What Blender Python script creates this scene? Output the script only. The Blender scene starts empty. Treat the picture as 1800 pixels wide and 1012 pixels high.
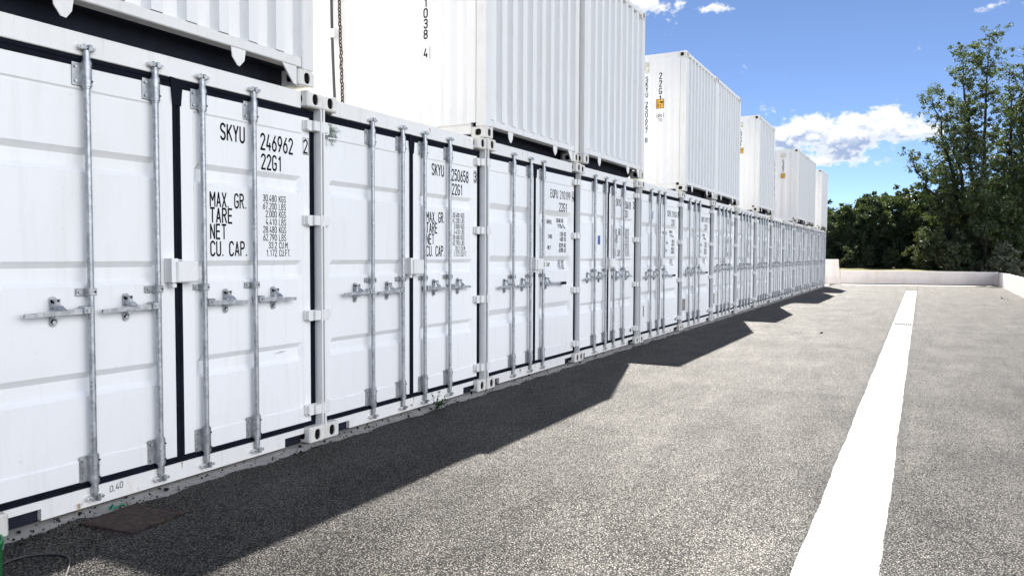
import bpy, bmesh, math, random
from mathutils import Vector, Matrix
R_ = math.radians
random.seed(7)
scene = bpy.context.scene
COL = scene.collection

# ------------------------------------------------------------------ camera
cam_d = bpy.data.cameras.new('camera')
cam = bpy.data.objects.new('camera', cam_d)
COL.objects.link(cam)
cam_d.sensor_width = 36.0
cam_d.lens = 1342.5 / 1800 * 36
cam_d.clip_start = 0.05
cam_d.clip_end = 5000
_Rv = Vector((0.88163912, 0.47190559, 0.00419326))
_Uv = Vector((-0.02405565, 0.03606458, 0.99905989))
_Fv = Vector((-0.47131072, 0.88091115, -0.04314794))
_m = Matrix((( _Rv.x, _Uv.x, -_Fv.x, 3.9476), (_Rv.y, _Uv.y, -_Fv.y, 0.0), (_Rv.z, _Uv.z, -_Fv.z, 1.4016), (0, 0, 0, 1)))
cam.matrix_world = _m
scene.camera = cam

# ------------------------------------------------------------------ light
SUN_DIR = Vector((-0.245, 0.908, 1.0)).normalized()          # towards the sun
SUN_EL = math.asin(SUN_DIR.z)
SUN_AZ = math.atan2(SUN_DIR.x, SUN_DIR.y)
SUN_STRENGTH = 5.0
SKY_STRENGTH = 0.05
EXPOSURE = 1.85
scene.view_settings.view_transform = 'Standard'
scene.view_settings.look = 'None'
scene.view_settings.gamma = 1.0
scene.view_settings.exposure = EXPOSURE
scene.view_settings.use_curve_mapping = False
scene.cycles.max_bounces = 10
scene.cycles.diffuse_bounces = 6
scene.cycles.transparent_max_bounces = 16
scene.cycles.caustics_reflective = False
scene.cycles.caustics_refractive = False

sl = bpy.data.lights.new('sun', 'SUN')
sl.energy = SUN_STRENGTH
sl.angle = R_(0.5)
sl.color = (1.0, 0.95, 0.87)
sun = bpy.data.objects.new('sun', sl)
COL.objects.link(sun)
sun.rotation_euler = (-SUN_DIR).to_track_quat('-Z', 'Y').to_euler()

# ------------------------------------------------------------------ node helper
class NT:
    def __init__(self, tree):
        self.t = tree; self.n = tree.nodes; self.l = tree.links
    def node(self, typ, **kw):
        n = self.n.new(typ)
        for k, v in kw.items(): setattr(n, k, v)
        return n
    def set(self, sock, v):
        if hasattr(v, 'is_output'): self.l.new(v, sock)
        elif isinstance(v, (tuple, list)) and len(v) == 3 and sock.type == 'RGBA': sock.default_value = (*v, 1)
        else: sock.default_value = v
    def m(self, op, a, b=0.0, c=0.0, clamp=False):
        n = self.node('ShaderNodeMath', operation=op, use_clamp=clamp)
        self.set(n.inputs[0], a); self.set(n.inputs[1], b); self.set(n.inputs[2], c)
        return n.outputs[0]
    def mix(self, f, a, b):
        n = self.node('ShaderNodeMix', data_type='RGBA')
        self.set(n.inputs[0], f); self.set(n.inputs[6], a); self.set(n.inputs[7], b)
        return n.outputs[2]
    def smooth(self, v, lo, hi, a=0.0, b=1.0):
        n = self.node('ShaderNodeMapRange', interpolation_type='SMOOTHSTEP')
        self.set(n.inputs[0], v); self.set(n.inputs[1], lo); self.set(n.inputs[2], hi); self.set(n.inputs[3], a); self.set(n.inputs[4], b)
        return n.outputs[0]
    def lin(self, v, lo, hi, a=0.0, b=1.0):
        n = self.node('ShaderNodeMapRange', clamp=True)
        self.set(n.inputs[0], v); self.set(n.inputs[1], lo); self.set(n.inputs[2], hi); self.set(n.inputs[3], a); self.set(n.inputs[4], b)
        return n.outputs[0]
    def noise(self, vec, scale, detail=3.0, rough=0.5, out=0):
        n = self.node('ShaderNodeTexNoise')
        self.l.new(vec, n.inputs['Vector']); n.inputs['Scale'].default_value = scale
        n.inputs['Detail'].default_value = detail; n.inputs['Roughness'].default_value = rough
        return n.outputs[out]
    def voro(self, vec, scale, feature='F1', out='Distance', rnd=1.0):
        n = self.node('ShaderNodeTexVoronoi', feature=feature)
        self.l.new(vec, n.inputs['Vector']); n.inputs['Scale'].default_value = scale
        n.inputs['Randomness'].default_value = rnd
        return n.outputs[out]
    def xyz(self, v):
        n = self.node('ShaderNodeSeparateXYZ'); self.l.new(v, n.inputs[0]); return n.outputs
    def comb(self, x, y, z):
        n = self.node('ShaderNodeCombineXYZ')
        self.set(n.inputs[0], x); self.set(n.inputs[1], y); self.set(n.inputs[2], z); return n.outputs[0]
    def vscale(self, v, s):
        n = self.node('ShaderNodeVectorMath', operation='MULTIPLY'); self.l.new(v, n.inputs[0]); n.inputs[1].default_value = s
        return n.outputs[0]
    def vadd(self, v, s):
        n = self.node('ShaderNodeVectorMath', operation='ADD'); self.set(n.inputs[0], v); self.set(n.inputs[1], s)
        return n.outputs[0]

# ------------------------------------------------------------------ world: Nishita sky with cumulus
def build_world():
    w = bpy.data.worlds.new('World'); scene.world = w; w.use_nodes = True
    T = NT(w.node_tree); T.n.clear()
    sky = T.node('ShaderNodeTexSky', sky_type='NISHITA', sun_disc=False)
    sky.sun_elevation = SUN_EL; sky.sun_rotation = SUN_AZ % (2 * math.pi)
    sky.altitude = 3000; sky.air_density = 0.57; sky.dust_density = 0.1; sky.ozone_density = 3.2
    d = T.node('ShaderNodeTexCoord').outputs['Generated']
    x, y, z = T.xyz(d)[:]
    az = T.m('MULTIPLY', T.m('ARCTAN2', x, y), 57.2958)
    el = T.m('MULTIPLY', T.m('ARCSINE', z), 57.2958)
    q = T.comb(T.m('MULTIPLY', az, 0.42), T.m('MULTIPLY', el, 0.56), CLOUD_SEED)
    base = T.noise(q, 1.0, 9.0, 0.58)
    up = T.noise(T.vadd(q, (-0.05, 0.20, 0.0)), 1.0, 7.0, 0.58)
    BLOBS = [(-5.2, 8.4, 3.8, 1.5, .90), (-1.2, 8.5, 2.5, 1.0, .64), (-9.0, 8.2, 2.2, 1.2, .66), (-5.8, 6.5, 3.2, .55, .50),
             (-17.6, 17.6, 2.2, .8, .62), (-13.7, 17.1, 1.3, .40, .64), (3.2, 15.4, 1.5, .34, .46), (-21.0, 17.9, 2.4, 1.4, .62), (9.5, 6.0, 4.0, 1.2, .4), (-10.5, 4.4, 3.0, .4, .34)]
    def total(e):
        tot = None
        for ca, ce, ra, re, amp in BLOBS:
            u = T.m('DIVIDE', T.m('SUBTRACT', az, ca), ra); v = T.m('DIVIDE', T.m('SUBTRACT', e, ce), re)
            r2 = T.m('ADD', T.m('MULTIPLY', u, u), T.m('MULTIPLY', v, v))
            o = T.m('MULTIPLY', T.m('EXPONENT', T.m('MULTIPLY', r2, -1.0)), amp)
            tot = o if tot is None else T.m('ADD', tot, o)
        return tot
    mask = total(el)
    mask_up = total(T.m('ADD', el, 0.7))
    # unseen cloud bank, added on the yard side to light the shaded doors
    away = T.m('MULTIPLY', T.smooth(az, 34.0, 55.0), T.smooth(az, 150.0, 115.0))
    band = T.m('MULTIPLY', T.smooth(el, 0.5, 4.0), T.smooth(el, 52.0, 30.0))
    mask = T.m('ADD', mask, T.m('MULTIPLY', T.m('MULTIPLY', away, band), CLOUD_FILL))
    fine = T.noise(q, 4.0, 6.0, .62)
    dens = T.m('ADD', T.m('ADD', T.m('MULTIPLY', T.m('SUBTRACT', base, .5), 1.75), T.m('MULTIPLY', T.m('SUBTRACT', fine, .5), .55)), mask)
    cover = T.smooth(dens, 0.34, 0.68)
    lit = T.smooth(T.m('SUBTRACT', T.m('SUBTRACT', base, up), T.m('MULTIPLY', T.m('SUBTRACT', mask_up, mask), .45)), -0.06, 0.10)
    thick = T.smooth(dens, 0.50, 0.85)
    shade = T.m('SUBTRACT', 1.0, T.m('MULTIPLY', thick, T.m('SUBTRACT', 1.0, lit)))
    ccol = T.mix(shade, CLOUD_DARK, CLOUD_LIT)
    # clouds away from the sun are made far brighter as fill light
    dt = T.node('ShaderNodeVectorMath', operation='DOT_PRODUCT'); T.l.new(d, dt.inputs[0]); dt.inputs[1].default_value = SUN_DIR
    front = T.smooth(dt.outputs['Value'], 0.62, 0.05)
    ccol = T.mix(front, ccol, T.mix(shade, (9.0, 9.3, 10.0), FILL_LIT))
    hs = T.node('ShaderNodeHueSaturation'); T.l.new(sky.outputs[0], hs.inputs['Color'])
    hs.inputs['Saturation'].default_value = SKY_SAT; hs.inputs['Value'].default_value = 1.0
    skyc = hs.outputs[0]
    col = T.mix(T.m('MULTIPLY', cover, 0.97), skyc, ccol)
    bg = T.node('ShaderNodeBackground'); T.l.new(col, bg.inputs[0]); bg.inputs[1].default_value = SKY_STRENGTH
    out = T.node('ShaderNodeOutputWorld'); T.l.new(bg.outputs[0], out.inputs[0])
CLOUD_SEED = 2.4
CLOUD_FILL = 0.95
CLOUD_LIT = (5.9, 6.0, 6.15)
CLOUD_DARK = (2.3, 2.9, 4.2)
FILL_LIT = (25.0, 25.4, 26.4)
SKY_SAT = .97
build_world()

# ------------------------------------------------------------------ materials
def new_mat(name):
    m = bpy.data.materials.new(name); m.use_nodes = True
    T = NT(m.node_tree); b = T.n['Principled BSDF']
    return m, T, b
def objpos(T): return T.node('ShaderNodeTexCoord').outputs['Object']
def wpos(T): return T.node('ShaderNodeNewGeometry').outputs['Position']
def bump(T, b, h, strength, dist):
    n = T.node('ShaderNodeBump'); n.inputs['Strength'].default_value = strength; n.inputs['Distance'].default_value = dist
    T.set(n.inputs['Height'], h); T.l.new(n.outputs[0], b.inputs['Normal'])

def mat_white(name, base=(.85, .86, .87), dirt=.12, rust=0.0, wave=.0):
    m, T, b = new_mat(name)
    P = wpos(T); x, y, z = T.xyz(P)[:]
    st = T.vscale(P, (1.0, 6.0, 0.55))
    streak = T.smooth(T.noise(st, 3.0, 5.0, .62), .50, .78)
    blot = T.smooth(T.noise(P, 1.7, 4.0, .6), .45, .75)
    fine = T.smooth(T.noise(P, 38.0, 3.0, .6), .62, .74)
    c = T.mix(T.m('MULTIPLY', streak, dirt), base, (.52, .49, .43))
    c = T.mix(T.m('MULTIPLY', blot, dirt * .9), c, (.66, .64, .60))
    c = T.mix(T.m('MULTIPLY', fine, dirt * .8), c, (.45, .42, .38))
    chips = T.smooth(T.noise(P, 11.0, 6.0, .72), .715, .735)
    c = T.mix(T.m('MULTIPLY', chips, .35), c, (.25, .22, .20))
    if rust:
        rn = T.m('MULTIPLY', T.smooth(T.noise(T.vscale(P, (1, 3, .8)), 5.0, 6.0, .68), .55, .74), rust)
        c = T.mix(rn, c, (.46, .34, .20))
    rnd = T.node('ShaderNodeObjectInfo').outputs['Random']
    tone = T.lin(rnd, 0, 1, .93, 1.0)
    vm = T.node('ShaderNodeVectorMath', operation='SCALE'); T.l.new(c, vm.inputs[0]); T.l.new(tone, vm.inputs['Scale']); c = vm.outputs[0]
    T.l.new(c, b.inputs['Base Color'])
    T.set(b.inputs['Roughness'], T.lin(blot, 0, 1, .38, .55))
    b.inputs['Specular IOR Level'].default_value = .4
    if wave:
        bump(T, b, T.noise(P, 2.2, 2.0, .5), wave, .02)
    return m

M = {}
M['door'] = mat_white('white_door_paint', dirt=.15, wave=.14)
M['frame'] = mat_white('white_frame_paint', base=(.79, .79, .78), dirt=.20, rust=.22)
M['cast'] = mat_white('worn_white_casting', base=(.72, .71, .67), dirt=.45, rust=.75)
M['wall'] = mat_white('white_corrugated_paint', base=(.79, .795, .80), dirt=.12, rust=.10, wave=.05)
M['roof'] = mat_white('weathered_roof_paint', base=(.46, .44, .41), dirt=.30, rust=.12)

def mat_simple(name, col, rough=.6, metal=0.0, var=.25, scale=20.0, bmp=0.0, spec=.4):
    m, T, b = new_mat(name)
    P = objpos(T)
    n = T.noise(P, scale, 4.0, .6)
    c = T.mix(T.smooth(n, .35, .7), tuple(v * (1 - var) for v in col), tuple(min(1, v * (1 + var)) for v in col))
    T.l.new(c, b.inputs['Base Color'])
    T.set(b.inputs['Roughness'], T.lin(n, .3, .7, rough * .85, min(1, rough * 1.15)))
    b.inputs['Metallic'].default_value = metal
    b.inputs['Specular IOR Level'].default_value = spec
    if bmp: bump(T, b, n, bmp, .01)
    return m
M['rubber'] = mat_simple('black_rubber', (.006, .008, .015), .8, 0, .3, 12, .0, .10)
M['ink'] = mat_simple('black_lettering', (.008, .008, .012), .6, 0, .2, 30, 0, .12)
M['hole'] = mat_simple('casting_hole_shade', (.035, .032, .028), .8, 0, .5, 30)  # near-black colour stands in for the shade inside the open castings
M['under'] = mat_simple('bitumen_and_pocket_shade', (.012, .015, .027), .75, 0, .3, 8, .2, .2)
M['zinc'] = None
def mat_zinc():
    m, T, b = new_mat('galvanised_steel')
    P = wpos(T)
    v = T.voro(P, 55.0, 'F1', 'Color'); vx = T.xyz(v)[0]
    n = T.noise(T.vscale(P, (1, 1, .35)), 26.0, 5.0, .65)
    f = T.m('ADD', T.m('MULTIPLY', vx, .2), T.m('MULTIPLY', n, .8))
    c = T.mix(T.smooth(f, .30, .72), (.30, .315, .33), (.54, .555, .57))
    T.l.new(c, b.inputs['Base Color'])
    b.inputs['Metallic'].default_value = .72
    T.set(b.inputs['Roughness'], T.lin(n, .3, .7, .34, .55))
    return m
M['zinc'] = mat_zinc()
M['bolt'] = mat_simple('dark_bolt', (.05, .05, .055), .5, .5)
M['yellow'] = mat_simple('yellow_sticker', (.86, .47, .06), .5, 0, .08)
M['blue'] = mat_simple('blue_sticker', (.035, .14, .42), .5, 0, .1)
M['plate'] = mat_simple('aluminium_plate', (.30, .28, .26), .5, .5, .35, 40)
M['reflector'] = mat_simple('dark_reflector', (.035, .010, .014), .3)
M['vent'] = mat_simple('beige_vent', (.62, .60, .52), .6)
M['cable'] = mat_simple('grey_cable', (.055, .055, .06), .6)
M['rope'] = mat_simple('rusty_chain', (.070, .042, .026), .9, 0, .6, 60, .5)
M['rustplate'] = mat_simple('rusty_cover', (.050, .033, .027), .9, .1, .55, 28, .7)
M['greenp'] = mat_simple('green_plastic', (.02, .25, .07), .4, 0, .1)

def mat_asphalt():
    m, T, b = new_mat('coarse_asphalt')
    P = wpos(T)
    x, y, z = T.xyz(P)[:]
    v1 = T.node('ShaderNodeTexVoronoi', feature='F1'); T.l.new(P, v1.inputs['Vector']); v1.inputs['Scale'].default_value = 112.0
    d1 = v1.outputs['Distance']; rc = T.xyz(v1.outputs['Color'])
    v2 = T.node('ShaderNodeTexVoronoi', feature='F1'); T.l.new(P, v2.inputs['Vector']); v2.inputs['Scale'].default_value = 150.0
    rc2 = T.xyz(v2.outputs['Color'])
    v3 = T.node('ShaderNodeTexWhiteNoise', noise_dimensions='3D'); T.l.new(v1.outputs['Position'], v3.inputs['Vector'])
    rc2b = T.xyz(v3.outputs['Color'])
    stone = T.mix(rc[0], ASPH_A, ASPH_B)
    stone = T.mix(T.m('GREATER_THAN', rc[1], .68), stone, ASPH_C)
    stone = T.mix(T.m('MULTIPLY', rc2[0], .35), stone, (.02, .019, .02))
    gap = T.smooth(d1, .34, .60)
    c = T.mix(gap, stone, (.003, .003, .0035))
    big = T.noise(P, .9, 4.0, .6)
    big2 = T.noise(T.vscale(P, (1.0, .35, 1.0)), 2.6, 5.0, .65)
    c2 = T.mix(T.smooth(big, .40, .66), c, T.mix(.45, c, (.010, .0098, .0105)))
    c3 = T.mix(T.m('MULTIPLY', T.smooth(big2, .52, .74), .45), c2, (.045, .040, .035))
    # paler ground farther down the yard
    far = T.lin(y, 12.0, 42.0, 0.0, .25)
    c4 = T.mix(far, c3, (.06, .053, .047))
    # dark primer bleeding out along both edges of the painted line
    e1 = T.m('ABSOLUTE', T.m('SUBTRACT', x, 3.455)); e2 = T.m('ABSOLUTE', T.m('SUBTRACT', x, 3.845))
    ed = T.m('SUBTRACT', T.m('MINIMUM', e1, e2), T.m('MULTIPLY', T.noise(P, 14.0, 3.0, .6), .07))
    c4 = T.mix(T.smooth(ed, .03, -.02, 0.0, .8), c4, (.006, .006, .006))
    T.l.new(c4, b.inputs['Base Color'])
    b.inputs['Roughness'].default_value = .58
    sp = T.m('MULTIPLY', T.m('ADD', T.m('MULTIPLY', T.m('POWER', rc2b[0], 1.15), 1.02), .08), T.m('SUBTRACT', 1.0, T.m('MULTIPLY', gap, .85)))
    sp = T.m('MULTIPLY', sp, T.m('MULTIPLY', T.lin(big2, .35, .7, .68, 1.32), T.m('MULTIPLY', T.lin(y, 6.0, 34.0, 1.0, 1.55), T.lin(T.noise(T.vscale(P, (.22, 1.5, 1.0)), 1.0, 5.0, .62), .35, .65, .86, 1.14))))
    T.set(b.inputs['Specular IOR Level'], T.m('ADD', sp, .02))
    b.inputs['Specular Tint'].default_value = (1.0, .965, .93, 1)
    h = T.m('SUBTRACT', T.m('MULTIPLY', rc[2], .5), T.m('MULTIPLY', gap, .9))
    bump(T, b, h, .9, .010)
    return m
ASPH_A = (.005, .005, .006)
ASPH_B = (.038, .035, .033)
ASPH_C = (.15, .132, .112)
M['asphalt'] = mat_asphalt()
def mat_concrete(name, col, dirt=.4, sc=3.0):
    m, T, b = new_mat(name)
    P = wpos(T)
    n = T.noise(P, sc, 6.0, .65); n2 = T.noise(P, sc * 18, 4.0, .6)
    st = T.noise(T.vscale(P, (2.5, 2.5, .25)), sc * 1.2, 4.0, .6)
    c = T.mix(T.m('MULTIPLY', T.smooth(n, .42, .72), dirt), col, tuple(v * .6 for v in col))
    c = T.mix(T.m('MULTIPLY', T.smooth(n2, .5, .75), dirt * .6), c, tuple(v * .45 for v in col))
    c = T.mix(T.m('MULTIPLY', T.smooth(st, .5, .72), dirt * .6), c, (col[0] * .62, col[1] * .55, col[2] * .52))
    T.l.new(c, b.inputs['Base Color']); b.inputs['Roughness'].default_value = .85
    b.inputs['Specular IOR Level'].default_value = .25
    bump(T, b, n2, .35, .006)
    return m
M['strip'] = mat_concrete('grey_concrete_footing', (.36, .35, .33), .6, 9.0)
M['apron'] = mat_concrete('pale_concrete', (.42, .39, .36), .4, 2.0)
M['parapet'] = mat_concrete('pale_rendered_wall', (.82, .76, .72), .34, 1.1)
def mat_paintline():
    m, T, b = new_mat('thick_white_road_paint')
    P = wpos(T)
    n = T.noise(P, 70.0, 4.0, .6); n2 = T.noise(P, 3.0, 4.0, .6)
    pits = T.smooth(T.noise(P, 55.0, 2.0, .5), .735, .76)
    c = T.mix(T.smooth(n2, .45, .75), (.34, .335, .325), (.255, .25, .24))
    c = T.mix(pits, c, (.10, .09, .085))
    scr = T.smooth(T.noise(T.vscale(P, (14.0, .7, 1.0)), 2.0, 5.0, .65), .70, .76)
    c = T.mix(T.m('MULTIPLY', scr, .6), c, (.14, .135, .13))
    wear = T.smooth(T.noise(P, 26.0, 6.0, .72), .66, .72)
    c = T.mix(T.m('MULTIPLY', wear, .7), c, (.16, .15, .14))
    T.l.new(c, b.inputs['Base Color']); b.inputs['Roughness'].default_value = .65
    bump(T, b, n, .3, .004)
    return m
M['line'] = mat_paintline()
def mat_ground(name, a, bcol, sc=1.5):
    m, T, b = new_mat(name)
    P = wpos(T)
    n = T.noise(P, sc, 8.0, .7); n2 = T.noise(P, sc * 14, 4.0, .6)
    f = T.smooth(T.m('ADD', T.m('MULTIPLY', n, .6), T.m('MULTIPLY', n2, .4)), .4, .62)
    T.l.new(T.mix(f, a, bcol), b.inputs['Base Color']); b.inputs['Roughness'].default_value = .95
    b.inputs['Specular IOR Level'].default_value = .1
    bump(T, b, n2, .6, .04)
    return m
M['earth'] = mat_ground('rough_ground', (.07, .065, .045), (.05, .06, .025))
M['verge'] = mat_ground('dry_grass_verge', (.17, .155, .085), (.07, .08, .03), 2.2)
def mat_leaf(name, a, bcol, trans=.35):
    m, T, b = new_mat(name)
    m.node_tree.nodes.remove(b)
    P = wpos(T)
    n = T.noise(P, .9, 3.0, .6)
    rnd = T.node('ShaderNodeNewGeometry').outputs['Random Per Island']
    f = T.m('ADD', T.m('MULTIPLY', T.smooth(n, .35, .65), .55), T.m('MULTIPLY', rnd, .45))
    c = T.mix(f, a, bcol)
    dif = T.node('ShaderNodeBsdfDiffuse'); T.l.new(c, dif.inputs[0])
    tr = T.node('ShaderNodeBsdfTranslucent'); T.l.new(T.mix(.5, c, (.12, .16, .02)), tr.inputs[0])
    gl = T.node('ShaderNodeBsdfGlossy'); gl.inputs['Roughness'].default_value = .45; gl.inputs[0].default_value = (.8, .85, .9, 1)
    m1 = T.node('ShaderNodeMixShader'); m1.inputs[0].default_value = trans
    T.l.new(dif.outputs[0], m1.inputs[1]); T.l.new(tr.outputs[0], m1.inputs[2])
    m2 = T.node('ShaderNodeMixShader'); m2.inputs[0].default_value = .05
    T.l.new(m1.outputs[0], m2.inputs[1]); T.l.new(gl.outputs[0], m2.inputs[2])
    T.l.new(m2.outputs[0], T.n['Material Output'].inputs[0])
    return m
M['leaf_tall'] = mat_leaf('tall_tree_leaves', (.036, .062, .022), (.110, .148, .046), .38)
M['leaf_dark'] = mat_leaf('dark_tree_leaves', (.020, .038, .017), (.072, .106, .034), .28)
M['leaf_mid'] = mat_leaf('bushy_tree_leaves', (.022, .036, .014), (.075, .090, .028), .22)
M['leaf_silver'] = mat_leaf('silvery_shrub_leaves', (.075, .085, .055), (.20, .205, .14), .25)
M['leaf_weed'] = mat_leaf('weed_leaves', (.03, .07, .02), (.06, .12, .03), .25)
M['bark'] = mat_simple('tree_bark', (.045, .038, .030), .9, 0, .4, 8, .5)

# ------------------------------------------------------------------ mesh builder
class MB:
    def __init__(self):
        self.v = []; self.f = []; self.mi = []; self.mats = []; self.cur = 0; self.sm = []; self.smooth = False
    def use(self, m):
        if m not in self.mats: self.mats.append(m)
        self.cur = self.mats.index(m); return self
    def add(self, vs, fs):
        o = len(self.v); self.v += [tuple(p) for p in vs]
        for f in fs:
            self.f.append(tuple(i + o for i in f)); self.mi.append(self.cur); self.sm.append(self.smooth)
    def quad(self, a, b, c, d): self.add([a, b, c, d], [(0, 1, 2, 3)])
    def box(self, x0, x1, y0, y1, z0, z1, ch=0.0):
        if ch:
            c = ch; vs = []; 
            for (sx, xo) in ((-1, x0), (1, x1)):
                for (sy, yo) in ((-1, y0), (1, y1)):
                    for (sz, zo) in ((-1, z0), (1, z1)):
                        vs += [(xo, yo - sy * c, zo - sz * c), (xo - sx * c, yo, zo - sz * c), (xo - sx * c, yo - sy * c, zo)]
            bm = bmesh.new(); bv = [bm.verts.new(p) for p in vs]
            r = bmesh.ops.convex_hull(bm, input=bv)
            bmesh.ops.dissolve_limit(bm, angle_limit=.01, verts=bm.verts[:], edges=bm.edges[:])
            bm.verts.index_update()
            self.add([v.co[:] for v in bm.verts], [[v.index for v in f.verts] for f in bm.faces]); bm.free()
            return
        self.add([(x0, y0, z0), (x1, y0, z0), (x1, y1, z0), (x0, y1, z0), (x0, y0, z1), (x1, y0, z1), (x1, y1, z1), (x0, y1, z1)],
                 [(0, 3, 2, 1), (4, 5, 6, 7), (0, 1, 5, 4), (1, 2, 6, 5), (2, 3, 7, 6), (3, 0, 4, 7)])
    def tube(self, a, b, r, n=10, r2=None, caps=True):
        a = Vector(a); b = Vector(b); r2 = r if r2 is None else r2
        d = (b - a).normalized(); u = d.orthogonal().normalized(); w = d.cross(u)
        vs = []
        for k in range(n):
            t = 2 * math.pi * k / n; o = u * math.cos(t) + w * math.sin(t)
            vs += [a + o * r, b + o * r2]
        fs = [(2 * k, 2 * ((k + 1) % n), 2 * ((k + 1) % n) + 1, 2 * k + 1) for k in range(n)]
        s = self.smooth; self.smooth = True; self.add(vs, fs); self.smooth = s
        if caps:
            self.add([vs[2 * k] for k in range(n)], [tuple(reversed(range(n)))]); self.add([vs[2 * k + 1] for k in range(n)], [tuple(range(n))])
    def path(self, pts, r, n=6):
        for i in range(len(pts) - 1):
            rr = r if not isinstance(r, (list, tuple)) else r[i]; r2 = r if not isinstance(r, (list, tuple)) else r[i + 1]
            self.tube(pts[i], pts[i + 1], rr, n, r2, caps=(i in (0, len(pts) - 2)))
    def prism_x(self, poly, x0, x1):     # poly in (y,z), ccw seen from +x
        n = len(poly)
        self.add([(x0, p[0], p[1]) for p in poly] + [(x1, p[0], p[1]) for p in poly],
                 [tuple(reversed(range(n))), tuple(range(n, 2 * n))] + [(k, (k + 1) % n, n + (k + 1) % n, n + k) for k in range(n)])
    def mesh(self, name):
        me = bpy.data.meshes.new(name); me.from_pydata(self.v, [], self.f)
        for m in self.mats: me.materials.append(m)
        me.polygons.foreach_set('material_index', self.mi)
        me.polygons.foreach_set('use_smooth', self.sm)
        me.update(); return me
def obj(name, mb, parent=None, loc=(0, 0, 0)):
    o = bpy.data.objects.new(name, mb.mesh(name) if isinstance(mb, MB) else mb)
    COL.objects.link(o); o.location = loc
    if parent: o.parent = parent
    return o
def tag(o, label=None, cat=None, group=None, kind=None):
    if label: o['label'] = label
    if cat: o['category'] = cat
    if group: o['group'] = group
    if kind: o['kind'] = kind
    return o
def empty(name, loc):
    o = bpy.data.objects.new(name, None); COL.objects.link(o); o.location = loc; o.empty_display_size = .3
    return o
VAR = random.Random(77)
def copy_tree(o, parent=None, skip=()):
    c = o.copy(); COL.objects.link(c); c.parent = parent
    if c.name.startswith('handle') and not c.name.startswith('handle_catch'): c.location.z += VAR.uniform(-.008, .008)
    elif c.name.startswith('lock_rod'): c.location.z += VAR.uniform(-.004, .004); c.location.y += VAR.uniform(-.003, .003)
    for ch in list(o.children):
        if ch.get('unique'): continue
        copy_tree(ch, c)
    return c

# ------------------------------------------------------------------ setting: ground
Y0, S = 4.390, 2.4398          # first seam along the row, container spacing
W, H, L = 2.436, 2.591, 6.058
def sheet(name, pts, z, mat, thick=0.0):
    b = MB().use(mat); n = len(pts)
    if thick:
        b.add([(p[0], p[1], z) for p in pts] + [(p[0], p[1], z - thick) for p in pts],
              [tuple(range(n))] + [(k, n + k, n + (k + 1) % n, (k + 1) % n) for k in range(n)])
    else:
        b.add([(p[0], p[1], z) for p in pts], [tuple(range(n))])
    return tag(obj(name, b), kind='structure')
sheet('ground', [(-900, -600), (900, -600), (900, 1500), (-900, 1500)], -.05, M['earth'])
sheet('concrete_footing', [(-7.0, -12), (.30, -12), (.30, 42.4), (-7.0, 42.4)], -.006, M['strip'], .05)
# far wall line and right wall line
FA, FB = Vector((-.33, 42.5, 0)), Vector((7.32, 44.16, 0))
fd = (FB - FA).normalized()
rng = random.Random(3)
edge = []
yy = -12.0
while yy < 42.3:
    step = .022 if 1 < yy < 10 else .08
    n1 = .016 * math.sin(yy * 7.1) + .012 * math.sin(yy * 17.3 + 1) + rng.gauss(0, .007 if yy < 12 else .012)
    if 1.95 < yy < 2.45: n1 -= .02
    edge.append((.105 + n1, yy)); yy += step
right_at = lambda y: 7.32 - (44.16 - y) * .01855
apr0, apr1 = FA + fd * -.2 + Vector((.0, -1.5, 0)), FB + Vector((-.03, -1.5, 0))
yard = list(reversed(edge)) + [(right_at(-12) + 8, -12), (right_at(-12) + 8, -11.9), (right_at(-6.05), -6.05), (apr1.x, apr1.y), (apr0.x + .5, apr0.y + .1)]
yard_o = sheet('asphalt_yard', yard, .002, M['asphalt'], .02)
sheet('concrete_apron', [(-7, 41.2 - 1.45), (apr0.x + .48, apr0.y + .05), (apr1.x, apr1.y), (FB.x - .02, FB.y - .02), (FA.x - 7, FA.y - 1.5)], -.003, M['apron'])
# rising verge beyond the far wall
vb = MB().use(M['verge'])
nx, ny = 60, 26
for j in range(ny + 1):
    for i in range(nx + 1):
        x = -60 + 130 * i / nx; t = j / ny; y = 42.9 + (x + .33) * .217 * (1 if -8 < x < 9 else 0) + (t ** 1.6) * 130
        if x <= -8: y = 41.2 + t ** 1.6 * 130
        if x >= 9: y = 44.9 + t ** 1.6 * 130
        z = .40 + .38 * (1 - math.exp(-(y - 42.5) / 9)) + .10 * math.sin(x * .8 + y * .5) + .06 * math.sin(x * 2.3 + y * 1.1)
        if x > 7.6: z -= .25
        vb.v.append((x, y, z))
for j in range(ny):
    for i in range(nx):
        a = j * (nx + 1) + i
        vb.f.append((a, a + 1, a + nx + 2, a + nx + 1)); vb.mi.append(0); vb.sm.append(True)
tag(obj('terrain', vb), kind='structure')

# painted line: thick thermoplastic strip with ragged edges, and its joint
lb = MB().use(M['line'])
rng = random.Random(11)
lc = []
yy = 1.5
while yy < 34.9:
    lc.append(yy); yy += .02 if yy < 9 else .06
xl = lambda y: 3.475 - .0010 * (y - 3.5)
xr = lambda y: 3.825 - .0001 * (y - 3.5)
Lp, Rp = [], []
for y in lc:
    Lp.append((xl(y) + rng.gauss(0, .0016) + .003 * math.sin(y * 3.1) + .002 * math.sin(y * 11.3), y)); Rp.append((xr(y) + rng.gauss(0, .0016) + .003 * math.sin(y * 2.3 + 2) + .002 * math.sin(y * 13.1), y))
n = len(lc)
vs = []
for i in range(n):
    vs += [(Lp[i][0], Lp[i][1], .003), (Lp[i][0] + .004, Lp[i][1], .011), (Rp[i][0] - .004, Rp[i][1], .011), (Rp[i][0], Rp[i][1], .003)]
fs = []
for i in range(n - 1):
    a = 4 * i
    for k in range(3): fs.append((a + k, a + k + 1, a + k + 5, a + k + 4))
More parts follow.
